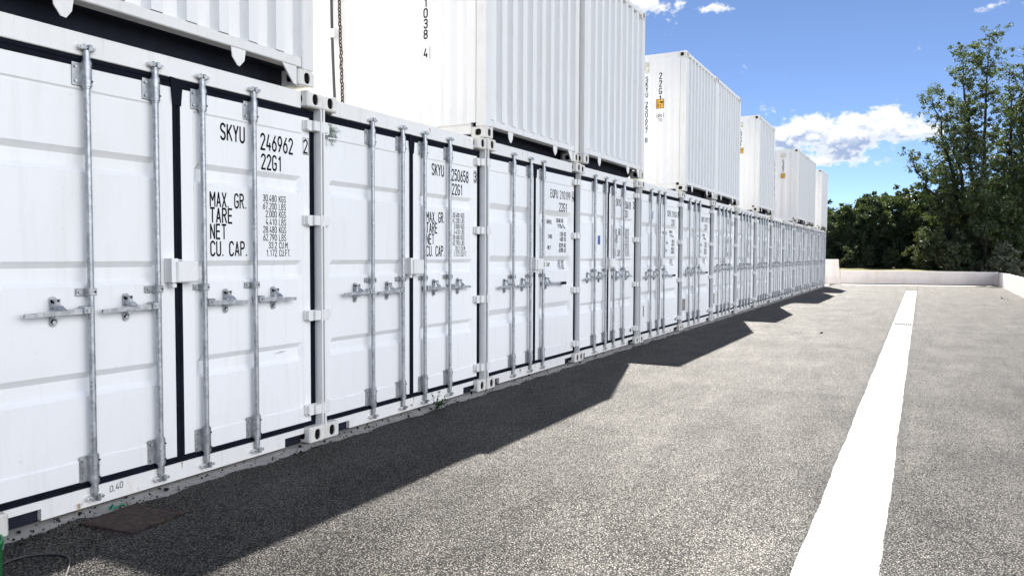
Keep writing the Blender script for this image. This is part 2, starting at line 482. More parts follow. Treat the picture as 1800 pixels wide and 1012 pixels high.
fs += [(0, 1, 2, 3), tuple(reversed((4 * n - 4, 4 * n - 3, 4 * n - 2, 4 * n - 1)))]
lb.add(vs, fs)
line_o = tag(obj('painted_line', lb), kind='structure')
jb = MB().use(M['rubber'])
for k in range(9):
    x = 3.475 + .035 + k * .035
    jb.box(x - .0125, x + .0125, 17.35 + (.12 if k == 4 else 0), 17.85 + (.20 if k == 4 else 0), .0112, .018)
obj('line_joint', jb, line_o)
eb = MB().use(M['rubber'])
eb.box(3.46, 3.82, 34.93, 34.99, .001, .02)
obj('line_end', eb, line_o)

# ------------------------------------------------------------------ walls at the end of the yard
def wall_strip(b, a, c, h0, h1, th):
    d = (c - a).normalized(); n = Vector((-d.y, d.x, 0)) * th
    vs = [a, c, c + n, a + n]
    b.add([(p.x, p.y, -.04) for p in vs] + [(vs[0].x, vs[0].y, h0), (vs[1].x, vs[1].y, h1), (vs[2].x, vs[2].y, h1), (vs[3].x, vs[3].y, h0)],
          [(0, 3, 2, 1), (4, 5, 6, 7), (0, 1, 5, 4), (1, 2, 6, 5), (2, 3, 7, 6), (3, 0, 4, 7)])
b = MB().use(M['parapet'])
wall_strip(b, FA + fd * .66, FB + fd * -.004, .68, .66, .22)
fw = obj('parapet_wall', b)
b = MB().use(M['bolt']); wall_strip(b, FA + fd * .66 + Vector((.0, -.012, 0)), FB + fd * -.02 + Vector((0, -.012, 0)), .022, .022, .01)
obj('base_joint', b, fw)
tag(fw, 'low grey rendered wall across the far end of the yard', 'wall')
b = MB().use(M['parapet'])
a0, a1 = FA - fd * 6.5, FA + fd * .65
nn = Vector((-fd.y, fd.x, 0)) * .26
top1 = FA + fd * .55
vs = [a0, a1, a1 + nn, a0 + nn]
b.add([(p.x, p.y, -.04) for p in vs] + [(a0.x, a0.y, 1.26), (top1.x, top1.y, 1.25), (top1.x + nn.x, top1.y + nn.y, 1.25), (a0.x + nn.x, a0.y + nn.y, 1.26)],
      [(0, 3, 2, 1), (4, 5, 6, 7), (0, 1, 5, 4), (1, 2, 6, 5), (2, 3, 7, 6), (3, 0, 4, 7)])
tag(obj('wall_pier', b), 'taller pale wall block beside the last container, stepping down to the low wall', 'wall')
b = MB().use(M['parapet'])
ra, rb = Vector((right_at(-6), -6, 0)), Vector((7.322, 44.158, 0))
nseg = 25
for k in range(nseg):
    p = ra.lerp(rb, k / nseg); q = ra.lerp(rb, (k + 1) / nseg - .0004)
    dd = (rb - ra).normalized(); nv = Vector((dd.y, -dd.x, 0)) * .22
    vs = [p, p + nv, q + nv, q]
    b.add([(v.x, v.y, -.04) for v in vs] + [(v.x, v.y, .63) for v in vs],
          [(0, 3, 2, 1), (4, 5, 6, 7), (0, 1, 5, 4), (1, 2, 6, 5), (2, 3, 7, 6), (3, 0, 4, 7)])
tag(obj('parapet_wall', b), 'sunlit white low wall running along the right side of the yard', 'wall')

# ------------------------------------------------------------------ stroke lettering
def arc(cx, cy, rx, ry, a0, a1, n=6):
    return [(cx + rx * math.cos(R_(a0 + (a1 - a0) * k / n)), cy + ry * math.sin(R_(a0 + (a1 - a0) * k / n))) for k in range(n + 1)]
GW = .46
r = GW / 2
G = {
 '0': [arc(r, 1 - r, r, r, 180, 0) + arc(r, r, r, r, 0, -180) + [(0, 1 - r)]],
 '1': [[(.10, .80), (.28, 1), (.28, 0)]],
 '2': [arc(r, 1 - r, r, r, 170, -35, 8) + [(0, 0), (GW, 0)]],
 '3': [arc(r, .76, r, .24, 160, -80, 8) + [(.14, .54)], [(.2, .54)] + arc(r, .27, r, .27, 80, -165, 9)],
 '4': [[(.36, 0), (.36, .45)], [(.26, 1), (0, .26), (GW, .26)]],
 '5': [[(GW - .03, 1), (.05, 1), (.02, .56)] + arc(r, .32, r, .32, 110, -160, 9)],
 '6': [[(.36, 1), (.05, .48)] + arc(r, .30, r, .30, 160, -200, 12)],
 '7': [[(0, 1), (GW, 1), (.14, 0)]],
 '8': [arc(r, .76, r * .92, .24, 90, -270, 14), arc(r, .27, r, .27, 90, -270, 14)],
 '9': [[(.10, 0), (GW - .05, .52)] + arc(r, .70, r, .30, -20, 340, 12)],
 'S': [arc(r, .75, r, .25, 20, 200, 7) + [(.1, .56), (.36, .44)] + arc(r, .25, r, .25, 20, -160, 7)],
 'K': [[(0, 0), (0, 1)], [(GW, 1), (0, .38)], [(.16, .58), (GW + .02, 0)]],
 'Y': [[(0, 1), (r, .45), (r, 0)], [(GW, 1), (r, .45)]],
 'U': [[(0, 1), (0, r)] + arc(r, r, r, r, 180, 360, 7) + [(GW, 1)]],
 'M': [[(0, 0), (0, 1), (.28, .42), (.56, 1), (.56, 0)]],
 'A': [[(0, 0), (r, 1), (GW, 0)], [(.07, .30), (GW - .07, .30)]],
 'X': [[(0, 0), (GW, 1)], [(0, 1), (GW, 0)]],
 'G': [arc(r, 1 - r, r, r, 20, 180, 7) + arc(r, r, r, r, 180, 360, 7) + [(GW, .46), (.24, .46)]],
 'R': [[(0, 0), (0, 1), (.24, 1)] + arc(.24, .77, .21, .23, 80, -90, 6) + [(0, .54)], [(.22, .54), (GW, 0)]],
 'T': [[(0, 1), (GW, 1)], [(r, 1), (r, 0)]],
 'E': [[(GW - .06, 1), (0, 1), (0, 0), (GW - .06, 0)], [(0, .52), (GW - .1, .52)]],
 'N': [[(0, 0), (0, 1), (GW, 0), (GW, 1)]],
 'C': [arc(r, 1 - r, r, r, 10, 180, 7) + arc(r, r, r, r, 180, 350, 7)],
 'P': [[(0, 0), (0, 1), (.24, 1)] + arc(.24, .76, .21, .24, 80, -90, 6) + [(0, .52)]],
 'L': [[(0, 1), (0, 0), (GW - .06, 0)]],
 'B': [[(0, .53), (0, 1), (.22, 1)] + arc(.22, .765, .2, .235, 80, -90, 5) + [(0, .53), (0, 0), (.22, 0)] + arc(.22, .265, .23, .265, -80, 90, 6)],
 'F': [[(GW - .06, 1), (0, 1), (0, 0)], [(0, .52), (GW - .1, .52)]],
 'O': [arc(r, 1 - r, r, r, 180, 0) + arc(r, r, r, r, 0, -180) + [(0, 1 - r)]],
 'Q': [arc(r, 1 - r, r, r, 180, 0) + arc(r, r, r, r, 0, -180) + [(0, 1 - r)], [(.26, .2), (GW + .03, -.06)]],
 'd': [[(GW - .04, 1), (GW - .04, 0)], arc(r - .02, .3, r - .02, .3, 0, 360, 10)],
 'c': [arc(r - .02, .3, r - .02, .3, 40, 320, 8)],
 'm': [[(0, 0), (0, .6), (.24, .6), (.24, 0)], [(.24, .6), (.5, .6), (.5, 0)]],
 '.': [[(.02, 0), (.02, .05)]],
 ',': [[(.04, .08), (-.02, -.12)]],
 "'": [[(.04, 1), (.02, .76)]],
}
ADV = {'1': .42, 'M': .56, '.': .06, ',': .06, "'": .08, ' ': .34, 'm': .5}
def text_width(s, h, wf=1.0, gap=.17):
    w = 0
    for ch in s: w += (ADV.get(ch, GW) + gap)
    return (w - gap) * h * wf
def write(b, s, y, z, h, wid=None, th=.13, wf=1.0, gap=.24, place=None, step=9.0):
    """lay strokes of text s, cap height h, lower left (y,z); place(y,z)->3d point on the surface"""
    if wid: wf = wid / text_width(s, h, 1.0, gap)
    hw = th * h / 2
    hww = min(hw, hw * max(.62, wf))
    cx = y
    for ch in s:
        if ch != ' ':
            for pl in G[ch]:
                P = [(cx + p[0] * h * wf, z + p[1] * h) for p in pl]
                for i in range(len(P) - 1):
                    a, c = P[i], P[i + 1]
                    dx, dz = c[0] - a[0], c[1] - a[1]; ln = math.hypot(dx, dz)
                    if ln < 1e-6: continue
                    dx /= ln; dz /= ln; e = hw * .45
                    a = (a[0] - dx * e, a[1] - dz * e); c = (c[0] + dx * e, c[1] + dz * e); ln += 2 * e
                    k = max(1, int(math.ceil(ln / step)))
                    ox, oz = -dz * hww, dx * hw
                    pr = None
                    for t in range(k + 1):
                        f = t / k; m = (a[0] + (c[0] - a[0]) * f, a[1] + (c[1] - a[1]) * f)
                        q = (place(m[0] + ox, m[1] + oz), place(m[0] - ox, m[1] - oz))
                        if pr: b.quad(pr[0], pr[1], q[1], q[0])
                        pr = q
        cx += (ADV.get(ch, GW) + gap) * h * wf
def frame_rect(b, y0, y1, z0, z1, t, place):
    for (a, c, d, e) in ((y0, y1, z0, z0 + t), (y0, y1, z1 - t, z1), (y0, y0 + t, z0 + t, z1 - t), (y1 - t, y1, z0 + t, z1 - t)):
        b.quad(place(a, d), place(c, d), place(c, e), place(a, e))

# ------------------------------------------------------------------ container pieces
# local frame: +x out of the door end, y along the row, z up, casting faces at x = 0
DX = -.075                                  # door skin plane
RXD = -.042                                 # lock-rod axis
def casting_mesh(up_end=False):
    """corner casting 178 x 162 x 118 with oval openings on the front and both sides"""
    b = MB().use(M['cast'])
    X0, X1, Y1, Z1 = -.178, 0.0, .162, .118
    c = .010
    N = 16
    def face(ctr, u, v, hu, hv, ou, ov, nrm):
        ctr, u, v, nrm = Vector(ctr), Vector(u), Vector(v), Vector(nrm)
        outer, oval, inn = [], [], []
        for k in range(N):
            t = 2 * math.pi * (k + .5) / N; cs, sn = math.cos(t), math.sin(t)
            m = 1 / max(abs(cs), abs(sn)); outer.append(ctr + u * hu * max(-1, min(1, cs * m)) + v * hv * max(-1, min(1, sn * m)))
            e = 1.0 / ((abs(cs) ** 2.6 + abs(sn) ** 2.6) ** (1 / 2.6))
            oval.append(ctr + u * ou * cs * e + v * ov * sn * e); inn.append(ctr + (u * ou * cs * e + v * ov * sn * e) * .95 - nrm * .045)
        # corners exactly
        cor = [ctr + u * hu * a + v * hv * q for a, q in ((1, 1), (-1, 1), (-1, -1), (1, -1))]
        b.use(M['cast'])
        b.add(outer + oval, [(k, (k + 1) % N, N + (k + 1) % N, N + k) for k in range(N)])
        for ci, cpt in enumerate(cor):
            k = (N // 8 - 1 + ci * N // 4) % N
            b.add([outer[k], cpt, outer[(k + 1) % N]], [(0, 1, 2)])
        rim = [ctr + (q - ctr) - nrm * .010 for q in oval]
        b.add(oval + rim, [(k, (k + 1) % N, N + (k + 1) % N, N + k) for k in range(N)])
        b.use(M['hole']); b.add(rim + inn, [(k, (k + 1) % N, N + (k + 1) % N, N + k) for k in range(N)]); b.add(inn, [tuple(range(N))]); b.use(M['cast'])
    ym, zm = Y1 / 2, Z1 / 2
    face((X1, ym, zm), (0, 1, 0), (0, 0, 1), Y1 / 2 - c, Z1 / 2 - c, .030, .040, (1, 0, 0))
    face((X0 / 2, 0, zm), (1, 0, 0), (0, 0, 1), .089 - c, Z1 / 2 - c, .038, .034, (0, -1, 0))
    face((X0 / 2, Y1, zm), (-1, 0, 0), (0, 0, 1), .089 - c, Z1 / 2 - c, .038, .034, (0, 1, 0))
    # chamfer strips + top, bottom, back
    xa, xb, ya, yb, za, zb = X0 + c, X1 - c, c, Y1 - c, c, Z1 - c
    b.quad((X1, ya, za), (X1, ya, zb), (xb, 0, zb), (xb, 0, za)); b.quad((X1, yb, za), (xb, Y1, za), (xb, Y1, zb), (X1, yb, zb))
    b.quad((X1, ya, zb), (X1, yb, zb), (xb, yb, Z1), (xb, ya, Z1)); b.quad((X1, ya, za), (xb, ya, 0), (xb, yb, 0), (X1, yb, za))
    for (yo, yi) in ((0, ya), (Y1, yb)):
        b.quad((xa, yo, zb), (xb, yo, zb), (xb, yi, Z1), (xa, yi, Z1)); b.quad((xa, yo, za), (xa, yi, 0), (xb, yi, 0), (xb, yo, za))
        b.add([(X1, yi, zb), (xb, yo, zb), (xb, yi, Z1)], [(0, 1, 2)]); b.add([(X1, yi, za), (xb, yo, za), (xb, yi, 0)], [(0, 1, 2)])
        b.quad((xa, yo, za), (xa, yo, zb), (X0, yi, zb), (X0, yi, za))
    b.quad((xa, ya, Z1), (xb, ya, Z1), (xb, yb, Z1), (xa, yb, Z1)); b.quad((xa, ya, 0), (xa, yb, 0), (xb, yb, 0), (xb, ya, 0))
    b.quad((X0, ya, za), (X0, ya, zb), (X0, yb, zb), (X0, yb, za))
    b.quad((xa, ya, Z1), (xa, yb, Z1), (X0, yb, zb), (X0, ya, zb)); b.quad((xa, ya, 0), (X0, ya, za), (X0, yb, za), (xa, yb, 0))
    return b.mesh('corner_casting')
CAST = casting_mesh()
def add_castings(root):
    for y in (0, W - .162):
        for z in (0, H - .118):
            obj('corner_casting', CAST, root, (0, y, z))
            obj('corner_casting', CAST, root, (-L + .178, y, z))

RECESS = {'A': [(1.840, 1.971), (1.219, 1.357), (.613, .752)], 'B': [(1.733, 1.949), (1.197, 1.389), (.626, .813)]}
SLOPE = {'A': (.030, .036, .026), 'B': (.062, .064, .040)}      # lower slope, upper slope, depth
PAN = {'left': (.14, 1.10), 'right': (1.338, 2.298)}
DOORY = {'left': (.072, 1.190), 'right': (1.247, 2.366)}
PZ = (.262, 2.288)
STEP = .007
def depth_at(kind, side, y, z):
    p0, p1 = PAN[side]
    def ramp(v, lo, hi, s): return max(0., min(1., (v - lo) / s, (hi - v) / s))
    d = -STEP * min(ramp(y, p0, p1, .010), ramp(z, PZ[0], PZ[1], .010))
    sl, su, dep = SLOPE[kind]
    fy = max(0., min(1., (y - p0 - .012) / .03, (p1 - .012 - y) / .03))
    for z0, z1 in RECESS[kind]:
        fz = max(0., min(1., (z - z0) / sl, (z1 - z) / su))
        d -= dep * min(fz, fy)
    return d
def door_mesh(kind, side):
    b = MB().use(M['door'])
    y0, y1 = DOORY[side]; p0, p1 = PAN[side]
    ys = sorted({y0, y1, p0, p0 + .010, p0 + .012, p0 + .042, p1 - .042, p1 - .012, p1 - .010, p1})
    zs = {.151, 2.405, PZ[0], PZ[0] + .010, PZ[1] - .010, PZ[1]}
    sl, su, dep = SLOPE[kind]
    for z0, z1 in RECESS[kind]: zs |= {z0, z0 + sl, z1 - su, z1}
    zs = sorted(zs)
    o = [(DX + depth_at(kind, side, y, z), y, z) for z in zs for y in ys]
    n = len(ys)
    b.add(o, [(j * n + i, j * n + i + 1, (j + 1) * n + i + 1, (j + 1) * n + i) for j in range(len(zs) - 1) for i in range(n - 1)])
    # edges of the leaf
    b.quad((DX, y0, zs[0]), (DX - .05, y0, zs[0]), (DX - .05, y1, zs[0]), (DX, y1, zs[0]))
    b.quad((DX, y0, zs[-1]), (DX, y1, zs[-1]), (DX - .05, y1, zs[-1]), (DX - .05, y0, zs[-1]))
    b.quad((DX, y0, zs[0]), (DX, y0, zs[-1]), (DX - .05, y0, zs[-1]), (DX - .05, y0, zs[0]))
    b.quad((DX, y1, zs[0]), (DX - .05, y1, zs[0]), (DX - .05, y1, zs[-1]), (DX, y1, zs[-1]))
    return b.mesh('door')
def gasket_mesh(side):
    b = MB().use(M['rubber'])
    y0, y1 = DOORY[side]
    a, c = (y0 - .045, y1) if side == 'left' else (y0 - .055, y1 + .045)
    def hstrip(z0, z1):
        zm = (z0 + z1) / 2
        b.prism_x([], 0, 0) if False else None
        for (u, v) in ((z0, zm - .003), (zm + .003, z1)):
            b.box(DX - .03, DX + .006, a, c, u, v, .003)
        b.box(DX - .03, DX + .001, a, c, zm - .003, zm + .003)
    hstrip(.110, .150); hstrip(2.406, 2.460)
    def vstrip(u0, u1):
        um = (u0 + u1) / 2
        for (u, v) in ((u0, um - .003), (um + .003, u1)):
            b.box(DX - .03, DX + .006, u, v, .1505, 2.4055, .003)
        b.box(DX - .03, DX + .001, um - .003, um + .003, .1505, 2.4055)
    if side == 'left': vstrip(y0 - .045, y0 - .001)
    else:
        vstrip(y1 + .001, y1 + .046); vstrip(y0 - .055, y0 - .002)
        # widened flap where the centre seal meets the header seal
        m = y0 - .028
        b.prism_x([(m - .026, 2.30), (m + .026, 2.30), (m + .036, 2.40), (m + .062, 2.42), (m + .062, 2.452), (m - .050, 2.466), (m - .040, 2.40), (m - .034, 2.33)], DX + .0065, DX + .014)
    return b.mesh('gasket')
def rod_mesh(kind):
    """lock rod at y=0 with cams, keepers, guides; flanges go to -y"""
    b = MB().use(M['zinc'])
    x = RXD
    b.tube((x, 0, .085), (x, 0, 2.49), .0165, 12)
    for (z0, z1, d) in ((2.296, 2.428, 1), (.144, .295, -1)):
        b.tube((x, 0, z0), (x, 0, z1), .0262, 12)
        b.tube((x, 0, z0 - .010), (x, 0, z0), .0215, 12); b.tube((x, 0, z1), (x, 0, z1 + .008), .022, 12)
        b.box(DX + .001, DX + .007, -.066, .032, z0 + .004, z1 - .004, .002)
        b.box(DX + .007, x - .004, -.026, .026, z0 + .006, z1 - .006)
        for zz in (z0 + .028, z1 - .028):
            b.tube((DX + .007, -.047, zz), (DX + .016, -.047, zz), .0085, 8)
            b.use(M['bolt']); b.tube((x + .019, .014, zz), (x + .0262, .0165, zz), .0055, 8); b.use(M['zinc'])
        # cam at the end
        zc = 2.478 if d > 0 else .082
        b.tube((x, 0, zc - .045 * d), (x, 0, zc - .004 * d), .0195, 12); b.tube((x, 0, zc - .004 * d), (x, 0, zc + .012 * d), .014, 12)
        zb0, zb1 = sorted((zc + .012 * d, zc + .042 * d))
        b.box(x - .010, x + .014, -.024, -.004, zb0, zb1, .004); b.box(x - .010, x + .018, .006, .028, zb0 - .004, zb1 + .002, .004); b.box(x - .012, x + .006, -.022, .024, zb0 + .010, zb1 - .008, .003)
        # keeper bosses on header / sill
        for yk in (-.036, .036):
            b.use(M['frame']); b.tube((-.060, yk, zc + .024 * d), (-.026, yk, zc + .024 * d), .0125, 10)
            b.use(M['zinc']); b.tube((-.026, yk, zc + .024 * d), (-.022, yk, zc + .024 * d), .0085, 10)
        b.use(M['zinc'])
    # middle guide
    zz = 1.191 if kind == 'A' else 1.158
    b.box(DX + .001, x + .0195, -.022, .024, zz - .020, zz + .020, .003)
    b.box(DX + .001, DX + .006, -.066, -.022, zz - .020, zz + .020, .002)
    b.tube((DX + .006, -.046, zz), (DX + .014, -.046, zz), .009, 8)
    b.use(M['bolt']); b.tube((x + .0195, .012, zz), (x + .022, .012, zz), .0062, 8)
    return b.mesh('lock_rod')
def handle_mesh(kind, s, length, grip=False):
    """lever from the rod at y=0 towards s*y with its hub"""
    b = MB().use(M['zinc'])
    x = RXD; zh = 1.095 if kind == 'A' else 1.062
    b.box(x - .022, x + .030, *sorted((s * .012, s * .058)), zh - .022, zh + .022, .004)
    b.tube((x + .030, s * .036, zh), (x + .036, s * .036, zh), .009, 10)
    e = s * length
    ys = [s * .055, s * .20, e]
    hs = [.0155, .0125, .0105]
    for i in range(2):
        a, c = ys[i], ys[i + 1]; ha, hc = hs[i], hs[i + 1]
        za, zc = zh - .004 - .010 * (abs(a) / length), zh - .004 - .010 * (abs(c) / length)
        xa, xc = x + .010, x + .008
        b.add([(xa - .006, a, za - ha), (xa + .008, a, za - ha), (xa + .008, a, za + ha), (xa - .006, a, za + ha),
               (xc - .006, c, zc - hc), (xc + .008, c, zc - hc), (xc + .008, c, zc + hc), (xc - .006, c, zc + hc)],
              [(0, 1, 2, 3), (7, 6, 5, 4), (0, 4, 5, 1), (1, 5, 6, 2), (2, 6, 7, 3), (3, 7, 4, 0)])
    if grip:
        b.use(M['rubber']); b.box(x - .004, x + .026, *sorted((e - s * .14, e + s * .012)), zh - .031, zh + .004, .005)
    return b.mesh('handle')
def catch_mesh(kind):
    b = MB().use(M['zinc'])
    zh = 1.095 if kind == 'A' else 1.062
    x0 = DX
    for (za, zb) in ((zh + .010, zh + .064), (zh - .064, zh - .010)):
        b.box(x0 + .001, x0 + .007, -.019, .019, za, zb, .002)
    b.tube((x0 + .001, 0, zh + .060), (x0 + .007, 0, zh + .060), .019, 14); b.tube((x0 + .001, 0, zh - .060), (x0 + .007, 0, zh - .060), .019, 14)
    b.tube((x0 + .007, 0, zh + .058), (x0 + .050, 0, zh + .058), .008, 8)
    b.box(x0 + .034, x0 + .050, -.013, .013, zh + .028, zh + .066, .003)
    b.add([(x0 + .052, -.02, zh + .032), (x0 + .052, .02, zh + .032), (x0 + .066, .034, zh + .010), (x0 + .066, -.022, zh + .010),
           (x0 + .046, -.02, zh + .030), (x0 + .046, .02, zh + .030), (x0 + .060, .034, zh + .006), (x0 + .060, -.022, zh + .006)],
          [(0, 1, 2, 3), (7, 6, 5, 4), (0, 4, 5, 1), (1, 5, 6, 2), (2, 6, 7, 3), (3, 7, 4, 0)])
    b.box(x0 + .007, x0 + .048, -.018, .018, zh - .036, zh - .024, .002)
    b.tube((x0 + .007, 0, zh - .058), (x0 + .014, 0, zh - .058), .011, 10)
    return b.mesh('handle_catch')
def hinge_mesh(side):
    b = MB().use(M['frame'])
    if side == 'right':
        b.prism_x([(2.292, -.030), (2.310, -.042), (2.405, -.038), (2.436 - .018, -.040), (2.436 - .018, .040), (2.405, .038), (2.310, .042), (2.292, .034)], DX + .001, DX + .016)
        b.prism_x([(2.300, -.026), (2.318, -.038), (2.4115, -.036), (2.4115, .036), (2.318, .038), (2.300, .030)], DX + .016, -.030)
        b.box(-.030, -.008, 2.352, 2.4125, -.036, .036, .004)
        b.tube((-.016, 2.424, -.041), (-.016, 2.424, .041), .0125, 10)
    else:
        b.prism_x([(.020, -.040), (.060, -.038), (.118, -.040), (.136, -.028), (.136, .028), (.118, .040), (.060, .038), (.020, .040)], DX + .001, DX + .016)
        b.box(DX + .016, -.008, .0265, .072, -.037, .037, .004)
        b.tube((-.016, .012, -.041), (-.016, .012, .041), .0125, 10)
    return b.mesh('hinge')
HZ = (2.345, 1.650, .945, .240)
def lockbox_mesh():
    b = MB().use(M['frame'])
    b.box(DX + .004, -.012, 1.118, 1.134, 1.228, 1.372)            # bracket welded to the left leaf
    b.box(-.012, -.006, 1.118, 1.165, 1.228, 1.372)
    b.box(DX + .004, -.012, 1.1345, 1.215, 1.360, 1.366)
    return b
def lockcover_mesh():
    b = MB().use(M['frame'])
    b.box(DX + .016, .012, 1.150, 1.302, 1.226, 1.356, .008)
    b.box(DX + .016, -.02, 1.134, 1.165, 1.196, 1.2255, .003)
    return b
def frame_mesh():
    b = MB().use(M['frame'])
    z0, z1 = .1185, H - .1185
    # door-end posts (J section), side flanges and corner posts behind
    b.box(-.115, -.004, .009, .026, z0, z1); b.box(-.18, -.1155, .005, .060, z0, z1)
    b.box(-.115, -.004, W - .0225, W - .009, z0, z1); b.box(-.18, -.1155, W - .060, W - .005, z0, z1)
    b.tube((-.016, .012 + .013, .125), (-.016, .012 + .013, 2.46), .009, 8)
    # header
    b.box(-.17, -.060, .1625, W - .1625, 2.4615, 2.584, .004)
    # sill with fork openings next to the castings
    b.prism_x([(.1625, .0725), (.352, .0725), (.352, .010), (2.082, .010), (2.082, .0725), (W - .1625, .0725), (W - .1625, .114), (.1625, .114)], -.17, -.060)
    b.use(M['under']); b.box(-.30, -.092, .163, .3515, .002, .0722); b.box(-.30, -.092, 2.0825, W - .163, .002, .0722); b.use(M['frame'])  # dark blocks stand in for the shade deep in the fork openings
    # far end posts, rails
    b.box(-L + .004, -L + .12, .004, .12, z0, z1); b.box(-L + .004, -L + .12, W - .12, W - .004, z0, z1)
    b.box(-L + .01, -L + .10, .1625, W - .1625, 2.50, 2.585); b.box(-L + .01, -L + .10, .1625, W - .1625, .012, .14)
    for y0, y1 in ((.006, .056), (W - .056, W - .006)):
        b.box(-L + .1785, -.1785, y0, y1, .02, .16); b.box(-L + .1785, -.1785, y0, y1, 2.53, 2.588)
    b.use(M['under']); b.box(-.30, -.1705, .1625, W - .1625, .012, .09)
    b.box(-L + .101, -.301, .057, W - .057, .10, .13)
    return b.mesh('frame')
def corr_side(y, sgn):
    """corrugated side wall, outer flats at y, pressed inwards (sgn = direction to the inside)"""
    b = MB().use(M['wall'])
    xs = []; x = -.16
    b_prof = [(0.0, 0), (.072, 0), (.140, 1), (.210, 1), (.278, 0)]
    pts = []
    while x > -L + .14 + .278:
        for (dx, d) in b_prof[:-1]: pts.append((x - dx, y + sgn * (.004 + .036 * d)))
        x -= .278
    pts.append((x, y + sgn * .004)); pts.append((-L + .121, y + sgn * .004))
    pts = [(-.121, y + sgn * .004)] + pts
    n = len(pts)
    b.add([(p[0], p[1], .1605) for p in pts] + [(p[0], p[1], 2.5295) for p in pts],
          [(k, k + 1, n + k + 1, n + k) for k in range(n - 1)])
    return b.mesh('side_wall')
SIDE_L, SIDE_R = corr_side(0, 1), corr_side(W, -1)
def corr_end(x, sgn, z0, z1):
    b = MB().use(M['wall'])
    pts = [(.121, 0)]; y = .125; per = (W - .25) / 9
    for k in range(9):
        a = y + k * per
        for (dy, d) in ((0, 0), (.078, 0), (.098, 1), (per - .022, 1)): pts.append((a + dy, d))
    pts += [(W - .125, 0), (W - .121, 0)]
    n = len(pts)
    b.add([(x + sgn * .062 * p[1], p[0], z0) for p in pts] + [(x + sgn * .062 * p[1], p[0], z1) for p in pts],
          [(k, k + 1, n + k + 1, n + k) for k in range(n - 1)])
    return b.mesh('end_wall')
def roof_mesh():
    b = MB().use(M['roof'])
    pts = []; x = -.171
    while x > -L + .12 + .21:
        for dx, d in ((0, 0), (.07, 0), (.088, 1), (.14, 1)): pts.append((x - dx, d))
        x -= .21
    pts += [(x, 0), (-L + .1005, 0)]
    n = len(pts)
    b.add([(p[0], .0565, 2.583 - .014 * p[1]) for p in pts] + [(p[0], W - .0565, 2.583 - .014 * p[1]) for p in pts], [(k, k + 1, n + k + 1, n + k) for k in range(n - 1)])
    return b.mesh('roof')
ROOF = roof_mesh()
BACK = corr_end(-L + .012, 1, .1405, 2.4995)

FRAME = frame_mesh()
DM = {(k, s): door_mesh(k, s) for k in 'AB' for s in ('left', 'right')}
GM = {s: gasket_mesh(s) for s in ('left', 'right')}
RM = {k: rod_mesh(k) for k in 'AB'}
HM = {('A', -1): handle_mesh('A', -1, .36), ('A', 1): handle_mesh('A', 1, .37), ('B', -1): handle_mesh('B', -1, .33), ('B', 1): handle_mesh('B', 1, .62, True)}
CM = {k: catch_mesh(k) for k in 'AB'}
HG = {s: hinge_mesh(s) for s in ('left', 'right')}
LB, LC = lockbox_mesh().mesh('lock_bracket'), lockcover_mesh().mesh('lock_box')
RODS = {'A': {'left': (.634, 1.052), 'right': (1.386, 1.804)}, 'B': {'left': (.640, 1.058), 'right': (1.392,)}}

def build_lower(kind, loc):
    root = empty('shipping_container', loc)
    obj('frame', FRAME, root); obj('roof', ROOF, root); obj('side_wall', SIDE_L, root); obj('side_wall', SIDE_R, root); obj('end_wall', BACK, root)
    add_castings(root)
    for side in ('left', 'right'):
        d = obj('door', DM[kind, side], root)
        obj('gasket', GM[side], d)
        for ri, ry in enumerate(RODS[kind][side]):
            obj('lock_rod', RM[kind], d, (0, ry, 0))
            s = -1 if side == 'left' else 1
            obj('handle', HM[kind, s], d, (0, ry, 0))
            obj('handle_catch', CM[kind], d, (0, ry + s * (.19 if kind == 'A' else .155 if s < 0 else .13), 0))
        for z in HZ: obj('hinge', HG[side], d, (0, 0, z))
        obj('lock_bracket' if side == 'left' else 'lock_box', LB if side == 'left' else LC, d)
    return root
def door_of(root, side):
    ds = sorted([c for c in root.children if c.name.split('.')[0] == 'door'], key=lambda o: min(v.co.y for v in o.data.vertices))
    return ds[0] if side == 'left' else ds[1]

